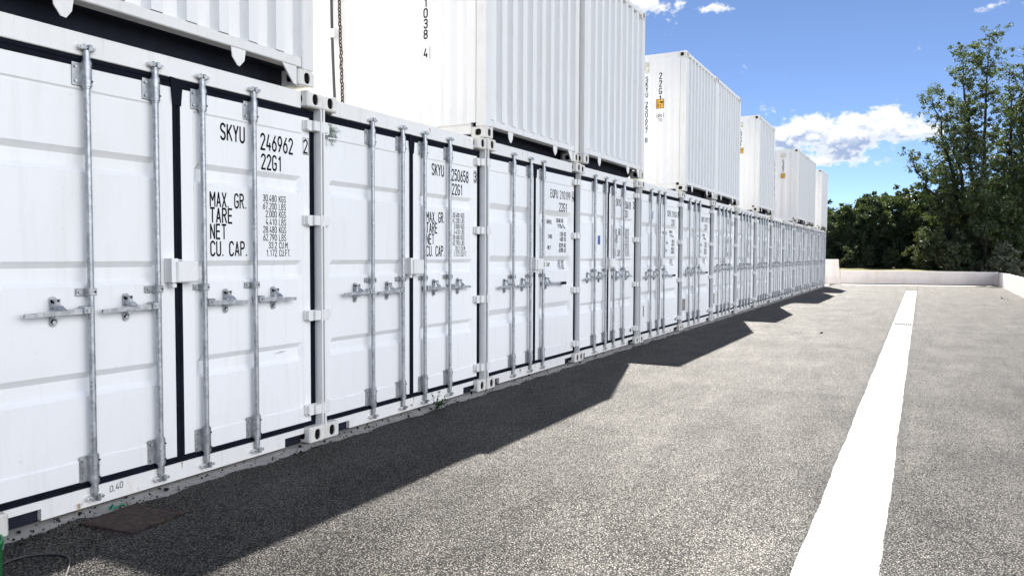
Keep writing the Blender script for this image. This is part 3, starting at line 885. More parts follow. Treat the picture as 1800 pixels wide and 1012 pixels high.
def door_text(root, kind, owner, num, chk, small_dark=False):
    d = door_of(root, 'right')
    pl = lambda y, z: (DX + depth_at(kind, 'right', y, z) + .0016, y, z)
    def piece(name, *calls):
        b = MB().use(M['ink'])
        for f, a, k in calls: f(b, *a, **k)
        obj(name, b, d)['unique'] = 1
    kw = dict(place=pl, step=.03)
    if kind == 'A':
        piece('owner_code', (write, (owner, 1.560, 2.146, .100, .195, .15), kw))
        piece('serial_number', (write, (num, 1.902, 2.124, .104, .300, .15), kw))
        piece('check_digit', (write, (chk, 2.310, 2.146, .094, None, .14, .8), kw), (frame_rect, (2.300, 2.358, 2.132, 2.255, .0035, pl), {}))
        piece('size_code', (write, ('22G1', 1.906, 1.990, .098, .185, .15), kw))
    else:
        wf_ = .592 / text_width(owner + ' ' + num, .094, 1.0, .24)
        k2 = dict(kw, wf=wf_)
        piece('owner_code', (write, (owner, 1.672, 2.108, .094, None, .13), k2))
        piece('serial_number', (write, (num, 1.672 + text_width(owner + ' ', .094, wf_, .24) + .24 * .094 * wf_, 2.108, .094, None, .13), k2))
        piece('check_digit', (write, (chk, 2.317, 2.112, .090, None, .14, .85), kw), (frame_rect, (2.300, 2.364, 2.094, 2.220, .006, pl), {}))
        piece('size_code', (write, ('22G1', 1.925, 1.953, .098, .235, .14), kw))
    b = MB().use(M['ink'])
    if kind == 'A':
        for s, z, w in (('MAX. GR.', 1.707, .292), ('TARE', 1.605, .176), ('NET', 1.500, .122), ('CU. CAP.', 1.390, .296)):
            write(b, s, 1.470, z, .090, w, .145, place=pl, step=.03)
        for k, (nv, un) in enumerate((('30.480', 'KGS'), ('67.200', 'LBS'), ('2.000', 'KGS'), ('4.410', 'LBS'), ('28.480', 'KGS'), ('62.790', 'LBS'), ('33.2', 'CU.M.'), ('1.172', 'CU.FT.'))):
            z = 1.768 - k * .0545; h = .043
            w = text_width(nv, h, .80, .24)
            write(b, nv, 2.040 - w, z, h, None, .13, .80, .24, place=pl, step=.03)
            write(b, un, 2.066, z, h, None, .13, .80, .24, place=pl, step=.03)
    else:
        for s, y, z, w in (('MAX. GROSS', 1.510, 1.786, .275), ('TARE', 1.605, 1.605, .115), ('NET', 1.595, 1.470, .090), ('CU. CAP.', 1.548, 1.262, .20)):
            write(b, s, y, z, .042, w, .17, place=pl, step=.012)
        for nv, un, z in (('30.480', 'KGS', 1.812), ('67.200', 'LBS', 1.742), ('2.185', 'KGS', 1.640), ('4.820', 'LBS', 1.578), ('28.295', 'KGS', 1.500), ('62.380', 'LBS', 1.438), ('33.2', 'CU.M.', 1.288), ('1.172', 'CU.FT.', 1.226)):
            h = .046; w = text_width(nv, h, .78, .2)
            write(b, nv, 2.046 - w, z, h, None, .17, .78, .2, place=pl, step=.012)
            write(b, un, 2.080, z, h, None, .17, .62, .2, place=pl, step=.012)
    obj('weight_table', b, d)['unique'] = 1

LOWER = [  # kind, owner, number, check digit, label
 ('A', 'SKYU', '246962', '2', 'white container with four lock rods numbered SKYU 246962, nearest in the ground row'),
 ('A', 'SKYU', '250658', '3', 'white container numbered SKYU 250658, green algae on its upper hinge, weed at its foot'),
 ('B', 'EQPU', '210199', '4', 'white container with three lock rods numbered EQPU 210199, one lever with black grip'),
 ('A', 'SKYU', '250618', '2', 'white four rod ground container with a blue sticker halfway up its left door'),
 ('B', 'EQPU', '210104', '9', 'white three rod container with a dark slot low on its left door, nothing on top'),
 ('B', 'EQPU', '210197', '5', 'white three rod container with a pale plate low down, under the stacked 22G1 box'),
 ('A', 'SKYU', '250626', '6', 'white four rod ground container under the far one of the stacked pair marked 22G1'),
 ('A', 'SKYU', '250641', '5', 'white ground container with open roof between the 22G1 pair and the lone 42G1 box'),
 ('A', 'SKYU', '250633', '8', 'white ground container carrying the lone stacked box marked 42G1'),
 ('A', 'SKYU', '246978', '1', 'white ground container right behind the lone 42G1 box, nothing stacked on it'),
 ('A', 'SKYU', '246983', '7', 'white ground container with open roof, just before the farther stacked pair'),
 ('A', 'SKYU', '250607', '4', 'white ground container under the near one of the farthest stacked pair'),
 ('A', 'SKYU', '250612', '0', 'white ground container under the far one of the farthest stacked pair'),
 ('A', 'SKYU', '246951', '3', 'white ground container with open roof, second from the far end of the row'),
 ('A', 'SKYU', '246967', '9', 'white ground container at the very end of the row, beside the wall block'),
]
GRP = 'white containers standing in the ground row'
proto = {}
lowers = []
for k, (kind, own, num, chk, lab) in enumerate(LOWER):
    dz = 0.0 if k < 2 else rng.uniform(-.002, .006)
    loc = (0 if k < 1 else rng.uniform(-.012, .012), Y0 + (k - 1) * S + .002, dz)
    if kind not in proto:
        o = build_lower(kind, loc); proto[kind] = o
    else:
        o = copy_tree(proto[kind]); o.location = loc
    tag(o, lab, 'container', GRP); lowers.append(o)
for k, (kind, own, num, chk, lab) in enumerate(LOWER):
    door_text(lowers[k], kind, own, num, chk)
def on_door(k, side, name, y0, y1, z0, z1, mat, th=.003, ch=0.0):
    kind = LOWER[k][0]; d = door_of(lowers[k], side)
    x = DX + max(depth_at(kind, side, y, z) for y in (y0, y1) for z in (z0, z1))
    b = MB().use(mat); b.box(x + .0008, x + .0008 + th, y0, y1, z0, z1)
    o = obj(name, b, d); o['unique'] = 1; return o
on_door(3, 'left', 'sticker', .835, .925, 1.555, 1.680, M['blue'])['label'] = 'blue sticker'
on_door(4, 'left', 'sticker', .745, .850, 2.020, 2.152, M['blue'])['label'] = 'blue sticker'
on_door(5, 'left', 'sticker', .745, .835, 1.995, 2.085, M['blue'])['label'] = 'blue sticker'
on_door(4, 'left', 'plate_slot', .375, .405, .392, .575, M['bolt'])
for k in range(5, 14):
    o = on_door(k, 'left', 'rating_plate', .285, .52 if k == 5 else .46, .345, .570, M['plate'])
for k in range(3, 12):
    b = MB().use(M['reflector'])
    b.tube((DX + .001, 2.225, .222), (DX + .006, 2.225, .222), .028, 14)
    o = obj('reflector', b, door_of(lowers[k], 'right')); o['unique'] = 1
# handwriting 0,40 on the sill of the nearest container
b = MB().use(M['ink'])
write(b, '0,40', .735, .055, .034, .078, .11, place=lambda y, z: (-.0585, y, z + (y - .735) * .12))
o = obj('handwriting', b, lowers[0]); o['unique'] = 1; o['label'] = 'handwritten 0,40'
# algae on the upper left hinge of the second container
def mat_algae():
    m, T, bb = new_mat('green_algae')
    P = wpos(T)
    n = T.noise(P, 22.0, 6.0, .75)
    T.l.new(T.mix(n, (.05, .09, .07), (.13, .17, .14)), bb.inputs['Base Color']); bb.inputs['Roughness'].default_value = .9
    a = T.node('ShaderNodeAttribute', attribute_name='fade').outputs['Fac']
    al = T.m('MULTIPLY', T.smooth(T.m('ADD', n, T.m('MULTIPLY', a, .5)), .62, .94), .8)
    T.l.new(al, bb.inputs['Alpha'])
    return m
M['algae'] = mat_algae()
def stain(root, side, kind, yc, zc, ry, rz):
    b = MB().use(M['algae']); N = 14; fade = []
    for j in range(N + 1):
        for i in range(N + 1):
            u, v = i / N * 2 - 1, j / N * 2 - 1
            y, z = yc + u * ry, zc + v * rz
            b.v.append((DX + depth_at(kind, side, y, z) + .0009, y, z)); fade.append(max(0, 1 - math.hypot(u, v)))
    for j in range(N):
        for i in range(N):
            a = j * (N + 1) + i; b.f.append((a, a + 1, a + N + 2, a + N + 1)); b.mi.append(0); b.sm.append(False)
    o = obj('algae_stain', b, door_of(root, side)); o['unique'] = 1
    at = o.data.attributes.new('fade', 'FLOAT', 'POINT'); at.data.foreach_set('value', fade)
stain(lowers[1], 'left', 'A', .150, 2.325, .17, .14)

def mat_rust():
    m, T, bb = new_mat('rust_run')
    P = wpos(T)
    n = T.noise(T.vscale(P, (1, 9, .6)), 12.0, 5.0, .7)
    T.l.new(T.mix(n, (.22, .11, .05), (.50, .38, .24)), bb.inputs['Base Color']); bb.inputs['Roughness'].default_value = .85
    a = T.node('ShaderNodeAttribute', attribute_name='fade').outputs['Fac']
    T.l.new(T.m('MULTIPLY', T.smooth(T.m('ADD', n, T.m('MULTIPLY', a, .45)), .55, .95), .75), bb.inputs['Alpha'])
    return m
M['rust'] = mat_rust()
def runs(root, spots, rr_):
    b = MB().use(M['rust']); fade = []
    for (x, y, ztop, ln, w) in spots:
        n = 6; o = len(b.v)
        for j in range(n + 1):
            for i in range(3):
                b.v.append((x, y + (i - 1) * w * .5, ztop - ln * j / n)); fade.append((1 - j / n) * (1 if i == 1 else .15))
        for j in range(n):
            for i in range(2):
                a = o + j * 3 + i; b.f.append((a, a + 3, a + 4, a + 1)); b.mi.append(0); b.sm.append(False)
    o = obj('rust_stain', b, root); o['unique'] = 1
    at = o.data.attributes.new('fade', 'FLOAT', 'POINT'); at.data.foreach_set('value', fade)
rr2 = random.Random(31)
for k in range(9):
    sp = [(-.0588, 1.222 + rr2.uniform(-.01, .01), .113, rr2.uniform(.06, .10), rr2.uniform(.012, .024))]
    for ry in (.640, 1.055, 1.390, 1.804):
        if rr2.random() < .6: sp.append((-.0588, ry + rr2.choice((-.036, .036)), .070, rr2.uniform(.03, .06), rr2.uniform(.010, .020)))
    for q in range(rr2.randint(1, 3)): sp.append((-.0588, rr2.uniform(.4, 2.05), rr2.uniform(.04, .11), rr2.uniform(.03, .08), rr2.uniform(.02, .09)))
    for q in range(rr2.randint(1, 3)): sp.append((-.0588, rr2.uniform(.2, 2.2), rr2.uniform(2.50, 2.57), rr2.uniform(.02, .06), rr2.uniform(.01, .03)))
    for q in sp:
        if not (k == 0 and .60 < q[1] < .90): runs(lowers[k], [q], rr2)
b = MB().use(M['bolt'])
xs_ = DX - STEP + .0012
b.add([(xs_, 2.00, .690), (xs_, 2.06, .6985), (xs_, 2.135, .7035), (xs_, 2.07, .7035)], [(0, 1, 2, 3)])
o = obj('scratch', b, door_of(lowers[0], 'right')); o['unique'] = 1

# ------------------------------------------------------------------ stacked containers (closed end towards the yard)
def upper_frame():
    b = MB().use(M['frame'])
    z0, z1 = .1185, H - .1185
    for y0, y1 in ((.003, .120), (W - .120, W - .003)):
        b.box(-.12, -.003, y0, y1, z0, z1, .006); b.box(-L + .003, -L + .12, y0, y1, z0, z1, .006)
    b.box(-.115, -.014, .1205, W - .1205, .130, .200, .006)            # raised bottom rail of the closed end
    b.box(-.115, -.008, .1205, W - .1205, 2.520, 2.584, .005)
    b.box(-L + .01, -L + .10, .1205, W - .1205, .012, .16); b.box(-L + .01, -L + .10, .1205, W - .1205, 2.50, 2.585)
    for y0, y1 in ((.005, .055), (W - .055, W - .005)):
        b.box(-L + .1785, -.1785, y0, y1, .045, .160, .003); b.box(-L + .1215, -.1215, y0, y1, 2.530, 2.588)
    # lip along the bottom side rails
    b.box(-L + .1785, -.1785, -.004, .0045, .145, .160); b.box(-L + .1785, -.1785, W - .0045, W + .004, .145, .160)
    return b.mesh('frame')
def gusset_mesh(y, w, tip=.03):
    b = MB().use(M['frame'])
    b.prism_x([(y - tip / 2, .022), (y + tip / 2, .018), (y + w * .40, .06), (y + w / 2, .1297), (y - w / 2, .1297), (y - w * .44, .07)], -.026, -.020)
    return b.mesh('rail_gusset')
def side_gusset(right):
    b = MB().use(M['frame'])
    if right: b.prism_x([(W - .1625, .0), (W - .1625, .1297), (W - .30, .1297), (W - .19, .004)][::-1], -.034, -.022)
    else: b.prism_x([(.1625, .02), (.200, .1297), (.1625, .1297)], -.034, -.022)
    return b.mesh('rail_gusset')
def floor_mesh():
    b = MB().use(M['under'])
    b.box(-L + .105, -.1205, .0565, W - .0565, .145, .166)
    for k in range(18):
        x = -.24 - k * .32
        b.box(x - .045, x, .0565, W - .0565, .028, .1445)
    return b.mesh('floor')
UF, FL = upper_frame(), floor_mesh()
GU = [gusset_mesh(.585, .115), gusset_mesh(1.745, .120, .018), side_gusset(True), side_gusset(False)]
UEND = corr_end(-.010, -1, .2005, 2.5195)
def build_upper(loc):
    root = empty('stacked_container', loc)
    obj('frame', UF, root); obj('roof', ROOF, root); obj('side_wall', SIDE_L, root); obj('side_wall', SIDE_R, root)
    obj('end_wall', UEND, root); obj('end_wall', BACK, root); obj('floor', FL, root)
    for g in GU: obj('rail_gusset', g, root)
    add_castings(root)
    return root
UP = [  # row index, x offset, y offset, label
 (0, 0.0, -.085, 'nearest stacked white container, cut off by the top left of the picture'),
 (2, -.035, .020, 'stacked white container lettered 1038 4, cable and chain hanging on its near side'),
 (3, .035, .030, 'stacked white container standing slightly proud, right behind the one lettered 1038 4'),
 (5, .030, .0, 'stacked white container lettered SKYU 250657 8 and 22G1 with a yellow label'),
 (6, .030, -.010, 'stacked white container directly behind the one lettered SKYU 250657'),
 (8, .030, -.01, 'lone stacked white container marked 42G1 on its near side'),
 (11, .045, -.01, 'stacked white container lettered EQPU 401159 and 42G1, farther along the row'),
 (12, .060, .0, 'stacked white container directly behind the one lettered EQPU 401159'),
 (14, .035, -.01, 'farthest stacked white container, on the last one of the ground row'),
]
uppers = {}
protoU = None
for k, xo, yo, lab in UP:
    loc = (xo, Y0 + (k - 1) * S + .002 + yo, H + .0195)
    if protoU is None: o = protoU = build_upper(loc)
    else:
        o = copy_tree(protoU); o.location = loc
    tag(o, lab, 'container', 'white containers stacked on the ground row'); uppers[k] = o
# lettering on the near sides: local y = 0 wall, corrugation followed
def side_depth(x):
    t = (-.16 - x) % .278
    if x > -.16: return .004
    d = 0 if t < .072 else (t - .072) / .068 if t < .140 else 1 if t < .210 else (.278 - t) / .068
    return .004 + .036 * max(0, min(1, d))
plS = lambda xx, z: (xx, side_depth(xx) - .0016, z)
def vert_text(root, name, s, xc, ztop, h, pitch, box=None):
    b = MB().use(M['ink']); z = ztop
    for k_, ch in enumerate(s):
        if ch == ' ': z -= pitch * .76; continue
        w = ADV.get(ch, GW) * h * 1.0
        if not (box and k_ == len(s) - 1): write(b, ch, xc - w / 2, z - h, h, None, .175, 1.0, place=plS, step=.012)
        if box and ch == box and k_ == len(s) - 1:
            o = obj(name, b, root); o['unique'] = 1
            b = MB().use(M['ink']); write(b, ch, xc - w / 2, z - h, h, None, .175, 1.0, place=plS, step=.012); name = 'check_digit'
            frame_rect(b, xc - .05, xc + .05, z - h - .02, z + .02, .004, plS)
        z -= pitch
    o = obj(name, b, root); o['unique'] = 1; return o
zb = lambda zz: zz - (H + .0195)
vert_text(uppers[2], 'side_number', 'SKYU 211038 4', -.78 + .035, zb(3.795) + 9 * .112 + .76 * .112, .090, .112, '4')
vert_text(uppers[5], 'side_number', 'SKYU 250657 8', -.762, zb(4.790), .082, .100)
vert_text(uppers[5], 'size_code', '22G1', -.497, zb(4.835), .105, .142)
vert_text(uppers[8], 'size_code', '42G1', -.505, zb(4.840), .100, .118)
vert_text(uppers[11], 'size_code', '42G1', -.525, zb(4.850), .100, .120)
vert_text(uppers[11], 'side_number', 'EQPU 401159 1', -.83, zb(4.850), .082, .105)
def yellow_label(root, xc, z0, z1):
    x0, x1 = xc - .075, xc + .075
    y = .0015
    b = MB().use(M['yellow']); b.box(x0, x1, y - .002, y + .002, z0, z1)
    b.use(M['ink']); pf = lambda xx, z: (xx, y - .0036, z)
    frame_rect(b, x0, x1, z0, z1, .010, pf)
    hh = (z1 - z0)
    write(b, '2.6m', x0 + .022, z0 + hh * .56, hh * .28, .105, .2, place=pf); write(b, "8'6''", x0 + .024, z0 + hh * .16, hh * .28, .10, .2, place=pf)
    o = obj('height_label', b, root); o['unique'] = 1
    # the backing that carries it across the corrugation
    return o
yellow_label(uppers[5], -.500, zb(4.175), zb(4.350))
yellow_label(uppers[8], -.500, zb(4.190), zb(4.345))
yellow_label(uppers[11], -.525, zb(4.180), zb(4.350))
b = MB().use(M['ink'])
pf = lambda xx, z: (xx, side_depth(xx) - .0016, z)
frame_rect(b, -.575, -.425, zb(4.000), zb(4.100), .007, pf)
write(b, 'dc', -.547, zb(4.018), .066, .095, .18, place=pf, step=.012); write(b, '70', -.535, zb(3.930), .055, .075, .15, place=pf, step=.012)
o = obj('class_mark', b, uppers[5]); o['unique'] = 1
for k, xc, z0, z1 in ((5, -.800, 4.860, 5.060), (8, -.525, 4.90, 5.04), (11, -.515, 4.92, 5.05), (2, -.835, 4.86, 5.06)):
    b = MB().use(M['vent']); b.box(xc - .085, xc + .085, -.012, .006, zb(z0), zb(z1), .004)
    for j in range(5):
        z = zb(z0) + (zb(z1) - zb(z0)) * (j + .5) / 5
        b.box(xc - .068, xc + .068, -.018, -.0125, z - .006, z + .006)
    o = obj('vent', b, uppers[k]); o['unique'] = 1

# cable and chain hanging down the near side of the second stack
ys = Y0 + S - .03
b = MB().use(M['cable'])
pts = [Vector((-2.075 + .10 * t + .006 * math.sin(t * 9), ys + .006 * math.sin(t * 5), 5.22 - t * 2.62)) for t in [i / 22 for i in range(23)]]
pts = [Vector((-2.08, ys + .15, 5.235)), Vector((-2.078, ys + .03, 5.232))] + pts
b.path(pts, .016, 8)
cb = obj('hanging_cable', b)
tag(cb, 'dark grey cable with a white clip hanging beside the rusty chain', 'cable')
b = MB().use(M['frame']); b.box(-2.075, -1.985, ys - .022, ys + .022, 3.86, 3.96, .006)
obj('clip', b, cb)
b = MB().use(M['rope'])
rr = random.Random(4)
t = 0
zz = 5.20
while zz > 2.66:
    xx = -1.955 + .09 * (5.2 - zz) / 2.5 + rr.gauss(0, .003)
    a = rr.uniform(-.5, .5)
    ring = []
    N = 10
    flip = t % 2
    for k in range(N + 1):
        th = 2 * math.pi * k / N
        u, v = .013 * math.cos(th), .026 * math.sin(th)
        ring.append(Vector((xx + (u if flip else u * .3 + .004 * a), ys + (0 if flip else u), zz + v)))
    b.path(ring, .0072, 5)
    zz -= .040; t += 1
b.path([Vector((-1.955, ys + .12, 5.232)), Vector((-1.955, ys + .01, 5.232)), Vector((-1.955, ys, 5.20))], .010, 6)
tag(obj('hanging_chain', b), 'rusty brown chain hanging down the white stacked wall beside the grey cable', 'chain')

# ------------------------------------------------------------------ small things on the ground
b = MB().use(M['rustplate'])
dc = [(.150, 2.375), (.500, 2.420), (.470, 2.760), (.118, 2.715)]
def inset(p, t):
    c = Vector((sum(q[0] for q in p) / 4, sum(q[1] for q in p) / 4)); return [tuple(c + (Vector(q) - c) * t) for q in p]
i1 = inset(dc, .93); i2 = inset(dc, .90)
b.add([(x, y, -.01) for x, y in dc] + [(x, y, .012) for x, y in dc] + [(x, y, .012) for x, y in i1] + [(x, y, .006) for x, y in i1] + [(x, y, .006) for x, y in i2] + [(x, y, .011) for x, y in i2],
      [(k + o * 4, (k + 1) % 4 + o * 4, (k + 1) % 4 + o * 4 + 4, k + o * 4 + 4) for o in range(5) for k in range(4)] + [(20, 21, 22, 23)])
tag(obj('drain_cover', b), 'rusty square drain cover set in the asphalt before the nearest container', 'drain cover')

# weed
def leafcard(b, c, d, up, ln, wd):
    d = d.normalized(); s = d.cross(up).normalized()
    m = c + d * ln * .5
    nrm = s.cross(d).normalized()
    b.add([c, m + s * wd * .5 + nrm * wd * .12, c + d * ln, m - s * wd * .5 + nrm * wd * .12], [(0, 1, 2, 3)])
wr = random.Random(21)
wroot = empty('weed', (.085, 5.765, 0))
b = MB().use(M['leaf_weed']); st = MB().use(M['leaf_weed'])
for k in range(9):
    a = wr.uniform(0, 6.28); ln = wr.uniform(.07, .17); tilt = wr.uniform(.25, 1.05)
    e = Vector((math.cos(a) * math.sin(tilt), math.sin(a) * math.sin(tilt), math.cos(tilt))) * ln
    if e.x < -.10: e.x = -.08
    st.path([Vector((0, 0, -.004)), e * .5 + Vector((0, 0, .01)), e], [.003, .0022, .0014], 5)
    for j in range(9):
        t = .25 + .75 * j / 8; c = e * t
        dd = Vector((wr.gauss(0, 1), wr.gauss(0, 1), wr.gauss(.2, .5)))
        leafcard(b, c, dd, Vector((0, 0, 1)), wr.uniform(.022, .042), wr.uniform(.014, .024))
obj('leaves', b, wroot); obj('stem', st, wroot)
tag(wroot, 'small green weed growing at the foot of the second container', 'weed')

# green scrap, green bucket and wire at the left edge
b = MB().use(mat_simple('green_scrap', (.06, .36, .20), .5))
sr = random.Random(2)
N = 6
for j in range(N + 1):
    for i in range(N + 1):
        b.v.append((.065 + .045 * i / N + sr.gauss(0, .004), 2.585 + .085 * j / N + sr.gauss(0, .005), .004 + abs(sr.gauss(0, .009)) + .006 * math.sin(i * 1.3) ** 2))
for j in range(N):
    for i in range(N):
        if sr.random() < .12: continue
        a = j * (N + 1) + i; b.f.append((a, a + 1, a + N + 2, a + N + 1)); b.mi.append(0); b.sm.append(True)
tag(obj('plastic_scrap', b), 'crumpled scrap of green plastic on the concrete edge by the drain cover', 'litter')
bk = empty('bucket', (.413, 1.716, .002))
b = MB().use(M['greenp'])
N = 28
prof = [(.122, 0), (.126, .004), (.131, .155), (.136, .157), (.136, .170), (.127, .170), (.124, .157), (.118, .012)]
vs = [(rr_ * math.cos(2 * math.pi * k / N), rr_ * math.sin(2 * math.pi * k / N), z) for rr_, z in prof for k in range(N)]
b.smooth = True
b.add(vs, [(p * N + k, p * N + (k + 1) % N, (p + 1) * N + (k + 1) % N, (p + 1) * N + k) for p in range(len(prof) - 1) for k in range(N)])
b.smooth = False
b.add(vs[:N], [tuple(reversed(range(N)))]); b.add(vs[-N:], [tuple(range(N))])
obj('tub', b, bk)
b = MB().use(M['zinc'])
b.path([Vector((.0, .143 * math.cos(t), .162 - .07 * math.sin(t))) + Vector((.10 * math.sin(t), 0, 0)) for t in [math.pi * i / 12 for i in range(13)]], .003, 6)
obj('handle', b, bk)
tag(bk, 'green plastic bucket at the left edge in front of the nearest container', 'bucket')
b = MB().use(M['cable'])
wp = [(.36, 1.86, .006), (.33, 1.93, .006), (.34, 2.00, .007), (.40, 2.06, .007), (.48, 2.09, .007), (.56, 2.07, .007), (.66, 2.00, .007), (.76, 1.92, .007), (.88, 1.84, .006)]
sm = []
for i in range(len(wp) - 1):
    p0 = Vector(wp[max(0, i - 1)]); p1 = Vector(wp[i]); p2 = Vector(wp[i + 1]); p3 = Vector(wp[min(len(wp) - 1, i + 2)])
    for s in range(5):
        t = s / 5; sm.append(.5 * ((2 * p1) + (p2 - p0) * t + (2 * p0 - 5 * p1 + 4 * p2 - p3) * t * t + (3 * p1 - p0 - 3 * p2 + p3) * t ** 3))
sm.append(Vector(wp[-1]))
b.path(sm, .0045, 6)
tag(obj('wire', b), 'loose grey wire curling over the shaded asphalt at the lower left corner', 'wire')
# crumbs of asphalt on the concrete edge
b = MB().use(M['asphalt']); cr = random.Random(9)
def crumb(b, x, y, z, s):
    ps = [Vector((cr.gauss(0, 1), cr.gauss(0, 1), cr.gauss(0, .8))).normalized() * s * cr.uniform(.7, 1.2) for _ in range(8)]
    bm = bmesh.new(); bv = [bm.verts.new(p + Vector((x, y, z))) for p in ps]
    bmesh.ops.convex_hull(bm, input=bv); bm.verts.index_update()
    b.add([v.co[:] for v in bm.verts], [[v.index for v in f.verts] for f in bm.faces]); bm.free()
for k in range(520):
    y = 1.9 + (cr.random() ** 1.6) * 14; s = cr.uniform(.003, .010) if cr.random() < .85 else cr.uniform(.010, .017)
    crumb(b, cr.uniform(-.05, .115) if cr.random() < .8 else cr.uniform(.1, .5), y, s * .4, s)
tag(obj('asphalt_crumbs', b), kind='stuff')
b = MB().use(M['asphalt'])
crumb(b, 2.38, 14.88, .01, .04)
tag(obj('stone', b), 'small dark stone lying alone on the sunlit asphalt', 'stone')
b = MB().use(M['line'])
crumb(b, 6.35, 30.2, .02, .07); crumb(b, 6.5, 30.25, .012, .04)
tag(obj('litter', b), 'small white piece of litter on the asphalt near the right wall', 'litter')

# ------------------------------------------------------------------ trees
def leaf_quad(b, c, size, rg, flat=.0):
    d = Vector((rg.gauss(0, 1), rg.gauss(0, 1), rg.gauss(0, 1) * (1 - flat) - .25)).normalized()
    u = d.orthogonal().normalized(); ang = rg.uniform(0, 6.28)
    w = d.cross(u); a = u * math.cos(ang) + w * math.sin(ang); e = d.cross(a)
    l, k = size * rg.uniform(.7, 1.3), size * rg.uniform(.4, .62)
    b.add([c - a * l * .5, c + e * k * .5 + d * k * .15, c + a * l * .5, c - e * k * .5 + d * k * .15], [(0, 1, 2, 3)])
def clump(b, c, rad, n, size, rg, squash=.75):
    for _ in range(n):
        while True:
            p = Vector((rg.uniform(-1, 1), rg.uniform(-1, 1), rg.uniform(-1, 1)))
            if p.length < 1: break
        p = Vector((p.x * rad, p.y * rad, p.z * rad * squash))
        leaf_quad(b, c + p, size, rg)
def limb(tb, a, c, r0, r1, rg, wob=.06, n=5):
    pts = [a.lerp(c, i / n) + (Vector((rg.gauss(0, wob), rg.gauss(0, wob), rg.gauss(0, wob * .5))) if 0 < i < n else Vector()) for i in range(n + 1)]
    tb.path(pts, [r0 + (r1 - r0) * i / n for i in range(n + 1)], 6); return pts
def tall_tree(loc, leaders, label, seed, leafmat, lsize=.15, dens=1.0):
    rg = random.Random(seed); root = empty('tall_tree', loc); o = Vector(loc)
    lb_, tb = MB().use(leafmat), MB().use(M['bark'])
    for (tx, ty, tz, spread, base, fork) in leaders:
        tip = Vector((tx, ty, tz)); st = Vector((base[0], base[1], 0))
        mid = st.lerp(tip, .45) + Vector((base[0] * .2, 0, .3))
        p1 = limb(tb, st, mid, .15, .10, rg); p2 = limb(tb, mid, tip, .10, .015, rg, .10, 7)
        spine = p1[:-1] + p2
        nb = int(tz * 5.0 * dens)
        for k in range(nb):
            f = fork + (1 - fork) * (k + rg.random()) / nb
            i = min(len(spine) - 2, int(f * (len(spine) - 1))); q = spine[i].lerp(spine[i + 1], f * (len(spine) - 1) - i)
            ln = spread * (1.0 - .80 * f ** 1.1) * rg.uniform(.45, 1.15) + .25
            az = rg.uniform(0, 2 * math.pi); upw = rg.uniform(.25, 1.0)
            e = q + Vector((math.cos(az), math.sin(az), upw)).normalized() * ln
            bp = limb(tb, q, e, .030 * (1.2 - f), .006, rg, .07, 4)
            for t in range(max(2, int(ln * 4.2))):
                g = .30 + .70 * rg.random(); j = min(3, int(g * 4)); c = bp[j].lerp(bp[j + 1], g * 4 - j)
                tw = c + Vector((rg.gauss(0, .20), rg.gauss(0, .20), rg.gauss(.08, .16)))
                tb.tube(c, tw, .006, 4, .003, caps=False)
                clump(lb_, tw, rg.uniform(.10, .27), rg.randint(14, 26), lsize, rg, .8)
        clump(lb_, tip, .22, 24, lsize, rg, 1.8)
    obj('crown', lb_, root); obj('trunk', tb, root)
    return tag(root, label, 'tree')
def bushy_tree(name, loc, h, rad, label, seed, leafmat, lsize=.22, n=260, per=24, low=.12, group=None, cat='tree'):
    rg = random.Random(seed); root = empty(name, loc)
    lb_, tb = MB().use(leafmat), MB().use(M['bark'])
    top = Vector((rg.gauss(0, .2), rg.gauss(0, .2), h * .8))
    limb(tb, Vector((0, 0, -.3)), top, .05 * h ** .6 + .02, .02, rg, .08, 6)
    lobes = []
    for k in range(16):
        a = rg.uniform(0, 6.28); zf = rg.uniform(low + .12, .88) if k < 11 else rg.uniform(.04, .25)
        rr_ = rad * (1 - .55 * max(0, zf - .45) / .45) * rg.uniform(.35, .75)
        lobes.append((Vector((math.cos(a) * rr_, math.sin(a) * rr_, zf * h)), rad * rg.uniform(.34, .55)))
    lobes.append((Vector((0, 0, h * .86)), rad * .34))
    for c, lr in lobes:
        limb(tb, top * min(.9, c.z / h * .75), c, .03, .008, rg, .08, 4)
    for k in range(n):
        c, lr = lobes[rg.randrange(len(lobes))]
        d = Vector((rg.gauss(0, 1), rg.gauss(0, 1), rg.gauss(0, 1))).normalized()
        p = c + Vector((d.x, d.y, d.z * .85)) * lr * rg.uniform(.45, 1.08)
        if p.z < low * h: p.z = low * h * rg.uniform(.6, 1.4)
        clump(lb_, p, rg.uniform(.16, .36) * (h / 5) ** .5, per, lsize, rg, .7)
    obj('crown', lb_, root); obj('trunk', tb, root)
    return tag(root, label, cat, group)

